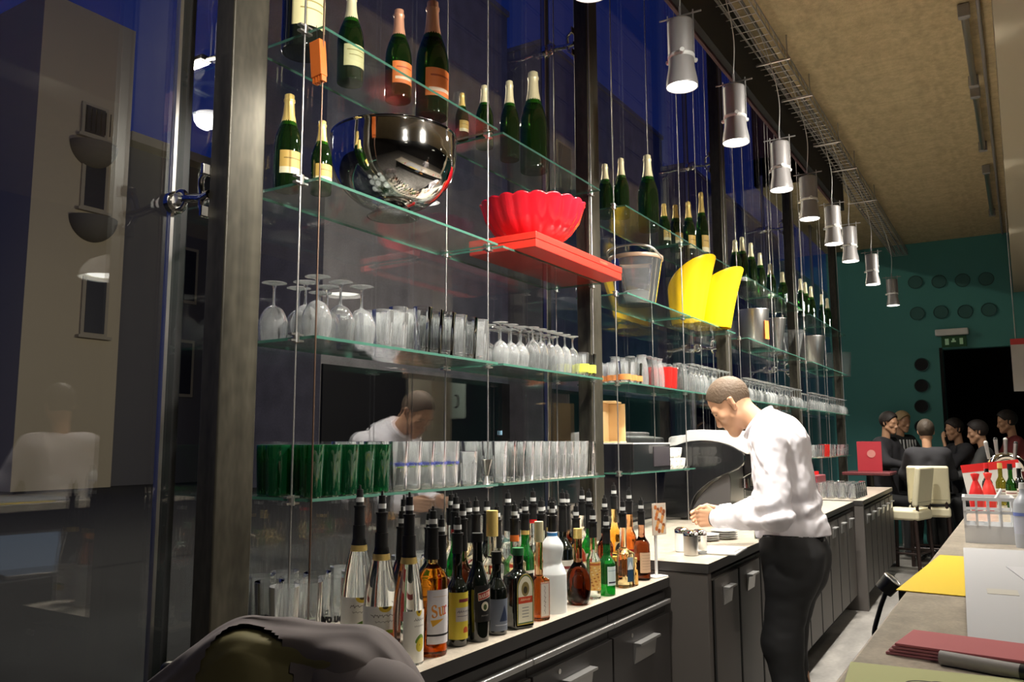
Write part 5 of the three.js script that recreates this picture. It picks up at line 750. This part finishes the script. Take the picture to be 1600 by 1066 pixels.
{
  const P = (u, v, D) => onD(u, v, D), rows_ = [
    [1385, 662, 11.35, 1.2, M.hairDark, M.jacketDark, 'dark haired guest in a black top seated behind the red menu', {}],
    [1407, 660, 12.1, 0.9, M.hairFair, null, 'fair haired guest in a striped black and white shirt', { stripes: 1 }],
    [1447, 676, 10.55, 3.3, M.hairMid, M.jacketDark, 'guest in a dark jacket seen from behind on the cream chair', {}],
    [1495, 672, 11.95, -1.0, M.hairDark, M.jacketDark, 'guest resting the chin on one hand', { chin: 1 }],
    [1532, 676, 11.3, -1.5, M.hairDark, std(lin(0.05, 0.05, 0.05), 0.85), 'dark haired guest in profile in a charcoal jacket', {}],
    [1578, 660, 11.9, -1.4, M.hairDark, std(lin(0.2, 0.03, 0.03), 0.8), 'guest in a dark red scarf by the passage', {}]];
  const stripe = std(0xffffff, 0.8, 0, {});
  for (const [u, v, D, turn, hair, top, label, x] of rows_) {
    const q = P(u, v, D), H = q.y, shY = H - 0.24;
    const g = guest({ x: q.x, d: D, turn, head: H, seat: 0.6, hair, top: top ?? std(lin(0.02, 0.02, 0.02), 0.8), label, topName: x.stripes ? 'shirt' : 'jacket', arms: x.chin ? [[0.22, shY - 0.22, 0.22, 0.06, shY + 0.06, 0.2], [-0.24, shY - 0.24, 0.12, -0.05, shY - 0.26, 0.34]] : undefined });
    if (u !== 1447) { const st = thing('bar_stool', `dark round stool under the ${label}`.split(' ').slice(0, 12).join(' '), 'stool', 'stools under the guests', V(q.x + 0.06 * -Math.sin(turn), 0, D + 0.06 * Math.cos(turn))); part(st, 'seat', cyl(0.17, 0.18, 0.05, 24, 0.53), M.black); part(st, 'post', cyl(0.025, 0.025, 0.53, 12), M.satin); part(st, 'foot_plate', cyl(0.2, 0.19, 0.02, 24), M.satin); }
    if (x.stripes) for (let k = -3; k < 4; k++) part(g, 'stripe', rbox(0.02, 0.3, 0.014, 0.004), M.white, [k * 0.052, shY - 0.14, 0.098 - Math.abs(k) * 0.006], [-0.05, 0, 0]);
  }
  // the waiter beyond the guest bar, seen only as a reflection in the near window sheet
  guest({ x: 0.95, d: 2.95, turn: Math.PI / 2 + 0.15, head: 1.62, seat: 0, hair: M.hairDark, top: M.shirt, topName: 'shirt', label: 'waiter in a white shirt standing at the guest bar with his back to the window', group: null, nod: 0.5, arms: [[0.3, 1.12, 0.05, 0.22, 1.12, 0.3], [-0.3, 1.12, 0.05, -0.22, 1.12, 0.3]] });
}
// ------------------------------------------------------------ far tables and chairs
{
  const chairs = (label, x, d, turn) => {
    const g = thing('bar_chair', label, 'chair', 'cream bar chairs', V(x, 0, d), turn), wood = std(lin(0.025, 0.014, 0.012), 0.4);
    part(g, 'seat', rbox(0.42, 0.11, 0.42, 0.03, 0, 0.6, 0), M.cream);
    const b = part(g, 'backrest', rbox(0.42, 0.42, 0.06, 0.025), M.cream, [0, 0.9, -0.2], [-0.14, 0, 0]); part(b, 'seam', box(0.38, 0.006, 0.064, 0, -0.16, 0), std(lin(0.4, 0.36, 0.24), 0.7));
    for (const [sx, sz] of [[1, 1], [-1, 1], [1, -1], [-1, -1]]) part(g, 'leg', rod(V3(sx * 0.185, 0.56, sz * 0.17), V3(sx * 0.195, 0, sz * 0.19), 0.02, 8), wood);
    for (const s of [1, -1]) part(g, 'back_post', rod(V3(s * 0.17, 0.56, -0.19), V3(s * 0.17, 0.78, -0.19), 0.016, 8), wood);
    part(g, 'footrest', flat([rod(V3(-0.19, 0.2, 0.18), V3(0.19, 0.2, 0.18), 0.012), rod(V3(-0.19, 0.2, -0.18), V3(0.19, 0.2, -0.18), 0.012), rod(V3(-0.19, 0.2, -0.18), V3(-0.19, 0.2, 0.18), 0.012), rod(V3(0.19, 0.2, -0.18), V3(0.19, 0.2, 0.18), 0.012)]), wood);
  };
  chairs('cream bar chair seen from behind, under the guest in the dark jacket', -0.96, 10.48, Math.PI + 0.1);
  chairs('cream bar chair standing side on before the other cream chair', -1.15, 9.95, -Math.PI / 2 - 0.25);
  const t = thing('bar_table', 'dark red topped bar table beside the counter end', 'table', null, V(-1.53, 0, 10.25)); part(t, 'table_top', rbox(0.5, 0.035, 0.6, 0.01, 0, 1.02, 0), std(lin(0.16, 0.04, 0.045), 0.25)); part(t, 'post', cyl(0.04, 0.04, 1.0, 16), M.black); part(t, 'foot_plate', cyl(0.24, 0.22, 0.02, 28), M.black);
  const t2 = thing('bar_table', 'dark bar table between the seated guests', 'table', null, V(-1.02, 0, 11.42)); part(t2, 'table_top', rbox(0.4, 0.035, 0.4, 0.01, 0, 1.0, 0), M.black); part(t2, 'post', cyl(0.04, 0.04, 0.99, 16), M.black); part(t2, 'foot_plate', cyl(0.2, 0.19, 0.02, 28), M.black);
  const q = onD(1359, 740, 10.25), m = thing('menu_card', 'red standing menu card on the dark red table', 'menu', null, V(q.x, 1.04, 10.3), 0.15); part(m, 'cover', box(0.26, 0.34, 0.006, 0, 0.17, 0), std(lin(0.45, 0.03, 0.045), 0.5)); part(m, 'emblem', cyl(0.045, 0.045, 0.002, 20).rotateX(Math.PI / 2), std(lin(0.6, 0.25, 0.22), 0.5), [0.02, 0.2, 0.004]); part(m, 'back_leaf', box(0.26, 0.32, 0.004, 0, 0.16, -0.03), std(lin(0.45, 0.03, 0.045), 0.5));
}
// ------------------------------------------------------------ the guest bar
{
  const T = 1.1, at = (u, v, h = T) => onY(u, v, h), put = (q, h = T) => V(q.x, h, q.d);
  const paper = std(lin(0.36, 0.36, 0.37), 0.8), pinkM = std(lin(0.4, 0.1, 0.11), 0.6);
  { const a = at(1420, 905), g = thing('paper_sheet', 'large white paper sheets spread over the guest bar', 'paper', null, V(0.11, T, 1.92), 0.06); part(g, 'sheet', box(0.5, 0.002, 1.15, 0.02, 0.0035, 0), paper); part(g, 'sheet', box(0.4, 0.002, 0.7, 0.08, 0.0056, 0.1), std(lin(0.4, 0.4, 0.415), 0.8)).rotation.y = 0.12; part(g, 'print', box(0.05, 0.0006, 0.06, -0.17, 0.0049, 0.12), std(lin(0.4, 0.38, 0.33), 0.8)); }
  { const g = thing('yellow_folder', 'yellow folder lying half under the white papers', 'folder', null, V(-0.135, T, 2.02), -0.05); part(g, 'cover', box(0.15, 0.0012, 0.58, 0, 0.0016, 0), std(lin(0.72, 0.5, 0.03), 0.5)); part(g, 'cover_back', box(0.15, 0.0008, 0.57, 0.003, 0.0005, 0), std(lin(0.68, 0.46, 0.03), 0.5)); }
  { const g = thing('menu_stack', 'stack of pink menus lying on the guest bar', 'menus', null, V(-0.055, T, 1.255), -0.12); for (let k = 0; k < 4; k++) part(g, 'menu', rbox(0.23, 0.0035, 0.1, 0.001, 0.004 * k, 0.002 + k * 0.0042, 0), k === 3 ? pinkM : std(lin(0.35, 0.12, 0.13), 0.6)); }
  { const g = thing('drawing_sheet', 'yellowish sheet with a sketch at the near edge of the guest bar', 'paper', null, V(-0.1, T, 1.085), 0.1); part(g, 'sheet', box(0.2, 0.0015, 0.15, 0, 0.001, 0), std(0xffffff, 0.8, 0, { map: canvasTex(256, 128, (c, w, h) => { fill(c, '#a9ab7a', 0, 0, w, h); c.strokeStyle = '#3a3a30'; c.lineWidth = 4; for (let i = 0; i < 5; i++) { c.beginPath(); c.ellipse(110 + i * 12, 60 + (i % 2) * 14, 26 - i * 3, 12, 0.3 * i, 0, 7); c.stroke(); } fill(c, '#a5522a', 165, 44, 16, 8); }) })); }
  { const g = thing('marker_pen', 'grey marker pen with a black cap beside the pink menus', 'pen', null, V(-0.06, T, 1.185), 1.3); part(g, 'barrel', rod(V3(0, 0.009, -0.05), V3(0, 0.009, 0.04), 0.009, 12), std(lin(0.3, 0.28, 0.27), 0.5)); part(g, 'cap', rod(V3(0, 0.009, 0.04), V3(0, 0.009, 0.075), 0.0095, 12), M.black); }
  // white plastic caddy with slots
  { const q = at(1545, 872), g = thing('plastic_caddy', 'white slotted plastic caddy on the guest bar', 'caddy', null, V(-0.1, T, 2.72), 0.05), w = M.whitePlastic; g.scale.set(0.56, 0.8, 0.6);
    part(g, 'floor', box(0.22, 0.006, 0.24, 0, 0.003, 0), w); for (const [x, z, sx, sz] of [[0, 0.12, 0.22, 0.006], [0, -0.12, 0.22, 0.006], [0.107, 0, 0.006, 0.24], [-0.107, 0, 0.006, 0.24]]) { part(g, 'wall', box(sx, 0.06, sz, x, 0.03, z), w); part(g, 'rim', box(sx + 0.006, 0.012, sz + 0.006, x, 0.15, z), w); part(g, 'bar', box(sx, 0.01, sz, x, 0.105, z), w); for (let k = -2; k <= 2; k++) part(g, 'upright', box(sx > 0.1 ? 0.01 : 0.006, 0.1, sz > 0.1 ? 0.01 : 0.006, x + (sx > 0.1 ? k * 0.052 : 0), 0.1, z + (sz > 0.1 ? k * 0.057 : 0)), w); }
    part(g, 'slope', box(0.006, 0.05, 0.15, -0.07, 0.155, 0.05), w, null, [0, 0, -0.7]); }
  // squeeze bottle, sauce bottles, flags, sign, beer tap, corks
  { const g = thing('plastic_bottle', 'pale plastic bottle beside the white caddy', 'bottle', null, V(-0.012, T, 2.6)); g.scale.setScalar(0.72); part(g, 'body', lathe(smooth([[0.03, 0.001], [0.036, 0.01], [0.036, 0.14], [0.03, 0.17], [0.014, 0.195], [0.0125, 0.215]], 4), 24), std(lin(0.6, 0.63, 0.68), 0.35, 0, { transmission: 0.35 })); part(g, 'cap', cyl(0.014, 0.012, 0.022, 16, 0.213), M.white); part(g, 'label', wrap(0.0365, 0.06, 0.05, 5), std(lin(0.45, 0.47, 0.55), 0.6)); part(g, 'band', wrap(0.0366, 0.012, 0.115, 6), std(lin(0.15, 0.2, 0.5), 0.5)); }
  for (const [x, d, col, l] of [[-0.175, 3.75, M.red, 'red wrapped glass at the edge of the guest bar'], [-0.135, 3.86, std(lin(0.75, 0.04, 0.03), 0.4), 'red cone napkin beside the red wrapped glass']]) { const g = thing('table_napkin', l, 'napkin', null, V(x, T, d)); g.scale.setScalar(0.72); part(g, 'fold', lathe([[0.02, 0], [0.034, 0.02], [0.04, 0.09], [0.026, 0.14], [0.012, 0.175], [0.02, 0.2]], 7), col); part(g, 'tip', lathe([[0.012, 0.172], [0.024, 0.21], [0.005, 0.215]], 7), col); }
  [['red topped dark bottle behind the napkins', M.blackGlass, M.red, -0.15, 4.2], ['olive oil bottle on the guest bar', thin(lin(0.45, 0.42, 0.08), { transmission: 0.9 }), M.goldFoil, -0.1, 4.25], ['slim green bottle behind the white caddy', M.champagne, M.black, -0.06, 4.1], ['dark bottle with a white cap near the beer tap', M.blackGlass, M.white, -0.03, 4.3]].forEach(([l, gl, cap, x, d]) => { const g = thing('sauce_bottle', l, 'bottle', 'bottles on the guest bar', V(x, T, d)); g.scale.setScalar(0.8); part(g, 'glass', lathe(profile(0.21, 0.026, 0.12, 0.16, 0.011), 22), gl); part(g, 'cap', cyl(0.013, 0.012, 0.03, 14, 0.2), cap); part(g, 'label', wrap(0.026, 0.05, 0.04, 3), LABEL.plainWhite); });
  { const g = thing('table_sign', 'leaning white card with a red top edge on the guest bar', 'sign', null, V(-0.16, T, 4.6), 0.3); g.scale.setScalar(0.75); part(g, 'card', box(0.34, 0.2, 0.004, 0.05, 0.11, 0), std(lin(0.6, 0.58, 0.55), 0.7), null, [-0.15, 0, 0.12]); part(g, 'red_edge', box(0.34, 0.05, 0.006, 0.05, 0.21, 0), M.red, null, [-0.15, 0, 0.12]); }
  { const q = onD(1557, 690, 5.2), g = thing('beer_tap', 'chrome beer tap with several handles on the guest bar', 'tap', null, V(-0.09, T, 5.2)); g.scale.setScalar(0.66); part(g, 'column', cyl(0.05, 0.045, 0.2, 24), M.chrome); part(g, 'head', new THREE.TorusGeometry(0.12, 0.035, 12, 28, Math.PI).rotateY(0.3), M.chrome, [0, 0.18, 0]); for (let k = 0; k < 4; k++) { const h = part(g, 'tap_handle', cyl(0.012, 0.016, 0.13, 12, 0), M.satin, [-0.12 + k * 0.06, 0.28 + 0.03 * Math.sin(k * 1.1), 0.02], [-0.2, 0, 0.12 - 0.08 * k]); part(h, 'tip', new THREE.SphereGeometry(0.016, 12, 8).translate(0, 0.135, 0), k % 2 ? M.black : M.white); } part(g, 'drip_tray', rbox(0.3, 0.02, 0.16, 0.006, 0, 0.012, 0.08), M.satin); }
  { const a = onD(1578, 530, 8), b = onD(1578, 612, 8), g = thing('hanging_sign', 'white sign with a red top edge hanging under the ceiling beam', 'sign', null, V(a.x, b.y, 8)); const h = a.y - b.y;
    part(g, 'board', box(0.3, h - 0.05, 0.02, 0.15, (h - 0.05) / 2, 0), std(lin(0.4, 0.38, 0.36), 0.7)); part(g, 'red_edge', box(0.3, 0.05, 0.024, 0.15, h - 0.025, 0), std(lin(0.4, 0.03, 0.03), 0.5)); for (const x of [0.04, 0.26]) part(g, 'hanger', rod(V3(x, h, 0), V3(x, (x < 0.1 ? 3.32 : CEIL) - b.y, 0), 0.004, 6), M.satin); }
  for (let k = 0; k < 3; k++) solo('cork_clip', 'small black clip lying in a row on the guest bar edge', 'clip', 'black clips on the guest bar', rbox(0.035, 0.012, 0.018, 0.004), M.black, V(-0.12 + k * 0.004, T + 0.006, 2.86 + k * 0.045), 0.4);
  // handset on a curled cable hanging off the aisle side
  { const g = thing('hand_lamp', 'black clip lamp on a bent arm at the aisle edge of the guest bar', 'lamp', null, V(-0.215, 1.06, 1.9)); part(g, 'clamp', rbox(0.03, 0.05, 0.04, 0.006, -0.01, -0.005, 0), M.black); part(g, 'arm', tube([[-0.012, -0.01, 0], [-0.05, -0.09, 0], [-0.075, -0.085, 0.01], [-0.065, -0.03, 0.0], [-0.05, 0.01, 0]], 0.005, 8), M.black); part(g, 'head', cyl(0.018, 0.02, 0.03, 24).rotateZ(-0.7), M.black, [-0.055, 0.012, 0]); part(g, 'ring', new THREE.TorusGeometry(0.017, 0.003, 8, 24).rotateX(Math.PI / 2).rotateZ(-0.7), M.satin, [-0.036, 0.035, 0]); part(g, 'plug', rbox(0.014, 0.04, 0.014, 0.004), M.black, [-0.075, -0.1, 0.01]); }
  // laptop and papers on the staff shelf of the guest bar, mirrored in the near window sheet
  { const g = thing('laptop', 'open laptop on the work shelf under the guest bar', 'laptop', null, V(0.02, 0.731, 2.35), -Math.PI / 2 + 0.2); part(g, 'keyboard_half', rbox(0.34, 0.018, 0.24, 0.005, 0, 0.009, 0), M.satin); part(g, 'screen_half', rbox(0.34, 0.22, 0.01, 0.004, 0, 0.12, -0.14), M.satin, null, [-0.2, 0, 0]); part(g, 'screen', box(0.31, 0.19, 0.002, 0, 0.12, -0.133), new THREE.MeshStandardMaterial({ color: 0x111111, emissive: lin(0.35, 0.45, 0.6), emissiveIntensity: 0.6 }), null, [-0.2, 0, 0]); }
  solo('orange_paper', 'orange sheet lying beside the laptop on the work shelf', 'paper', null, box(0.2, 0.003, 0.28), std(lin(0.7, 0.3, 0.08), 0.7), V(0.0, 0.733, 2.75), 0.2);
}
// ------------------------------------------------------------ coat thrown over a stool at the counter end
{
  const g = thing('draped_coat', 'mauve grey coat with olive lining thrown over a stool at the counter end', 'coat', null, V(-1.19, 0, 1.12), 0.56);
  const ridge = (x) => 1.052 - 0.16 * Math.pow(Math.max(0, -x - 0.06) / 0.24, 1.6) - 0.02 * Math.max(0, x) / 0.2 - 0.34 * Math.pow(Math.max(0, x - 0.15) / 0.2, 2.0) + 0.012 * Math.exp(-((x + 0.08) ** 2) / 0.004) + 0.008 * Math.exp(-((x - 0.15) ** 2) / 0.003);
  const N = 80, K = 46, mk = (off) => { const pos = [], idx = []; for (let k = 0; k <= K; k++) for (let n = 0; n <= N; n++) { const x = -0.31 + 0.62 * n / N, t = k / K * 2 - 1, a = t * 1.75, top = ridge(x), w = 0.085 + 0.03 * noise.noise(x * 6, t * 2, 1), drop = Math.max(0, Math.abs(a) - 1.2); let y = top - w * (1 - Math.cos(Math.min(Math.abs(a), 1.2))) - drop * 0.75, z = -Math.sign(a) * (w * Math.sin(Math.min(Math.abs(a), 1.2)) + drop * 0.06); const f = 0.009 * Math.sin(x * 34 + 4 * t) * Math.min(1, Math.abs(a)) + 0.012 * noise.noise(x * 9, t * 4, 5); pos.push(x, y + f - off, z + f * (a < 0 ? 1 : -1)); }
    for (let k = 0; k < K; k++) for (let n = 0; n < N; n++) { const a = k * (N + 1) + n, x = -0.31 + 0.62 * (n + 0.5) / N, t = (k + 0.5) / K * 2 - 1; const hx = (x + 0.055) / 0.085, ht = (t + 0.86) / 0.64; if (!off && hx * hx + ht * ht < 1) continue; idx.push(a, a + 1, a + N + 1, a + 1, a + N + 2, a + N + 1); }
    const q = new THREE.BufferGeometry(); q.setAttribute('position', new THREE.Float32BufferAttribute(pos, 3)); q.setAttribute('uv', new THREE.Float32BufferAttribute(new Float32Array(pos.length / 3 * 2), 2)); q.setIndex(idx); q.computeVertexNormals(); return q; };
  part(g, 'shell', mk(0), M.coat); part(g, 'lining', mk(0.012), M.lining);
  part(g, 'hood', netMesh(bones([[0.1, 0.965, 0.03, 0.2, 0.925, 0.05, 0.05, 0.055]], [[0.17, 0.9, 0.06, 0.085, 0.085, 0.06]], 0.05), [0.0, 0.78, -0.1], [0.34, 1.1, 0.17], 0.012), M.coat);
  const s = thing('bar_stool', 'dark stool under the draped coat', 'stool', null, V(-1.19, 0, 1.12), 0.56); part(s, 'backrest', rbox(0.46, 0.2, 0.03, 0.012, 0, 0.88, 0), M.black); for (const k of [-1, 1]) part(s, 'back_post', rod(V3(k * 0.2, 0.6, 0), V3(k * 0.2, 0.86, 0), 0.012), M.black); part(s, 'seat', rbox(0.42, 0.06, 0.36, 0.02, 0, 0.6, 0.16), M.black); for (const [a, b] of [[1, 0], [-1, 0], [1, 0.32], [-1, 0.32]]) part(s, 'leg', rod(V3(a * 0.17, 0.58, b), V3(a * 0.2, 0, b), 0.014), M.black);
}
// things of the room that show only as reflections in the window wall
{
  const a = onX(676, 588, -6.2), b = onX(728, 655, -6.2), c = thing('wall_cabinet', 'pale mint wall cabinet beyond the beige pier', 'cabinet', null, V(1.92, b.y, (a.d + b.d) / 2));
  part(c, 'body', box(0.4, a.y - b.y, Math.abs(b.d - a.d), 0.22, (a.y - b.y) / 2, 0), std(lin(0.6, 0.74, 0.66), 0.4)); part(c, 'door', rbox(0.02, a.y - b.y - 0.02, Math.abs(b.d - a.d) - 0.02, 0.004, 0.01, (a.y - b.y) / 2, 0), std(lin(0.62, 0.78, 0.7), 0.35)); part(c, 'handle', tube([[-0.01, 0.3, -0.1], [-0.05, 0.28, -0.1], [-0.05, 0.16, -0.1], [-0.01, 0.14, -0.1]], 0.012), M.dark); part(c, 'post', box(0.1, b.y, 0.1, 0.2, -b.y / 2, 0), M.dark);
  const q = onX(793, 680, -5.4), t = thing('till_display', 'pale blue lit till display on a thin post', 'display', null, V(1.12, q.y, q.d), -Math.PI / 2); part(t, 'display_screen', box(0.42, 0.05, 0.02, 0, 0.025, 0.012), new THREE.MeshStandardMaterial({ color: 0x223344, emissive: lin(0.45, 0.75, 0.9), emissiveIntensity: 3 })); part(t, 'case', box(0.46, 0.09, 0.02, 0, 0.025, -0.01), M.black); part(t, 'post', cyl(0.02, 0.02, q.y, 12, -q.y), M.black);
  const l = new THREE.RectAreaLight(lin(0.45, 0.75, 0.9), 3, 0.42, 0.05); l.position.set(0, 0.025, 0.026); l.rotation.y = Math.PI; t.add(l);
}
renderer.render(scene, camera);
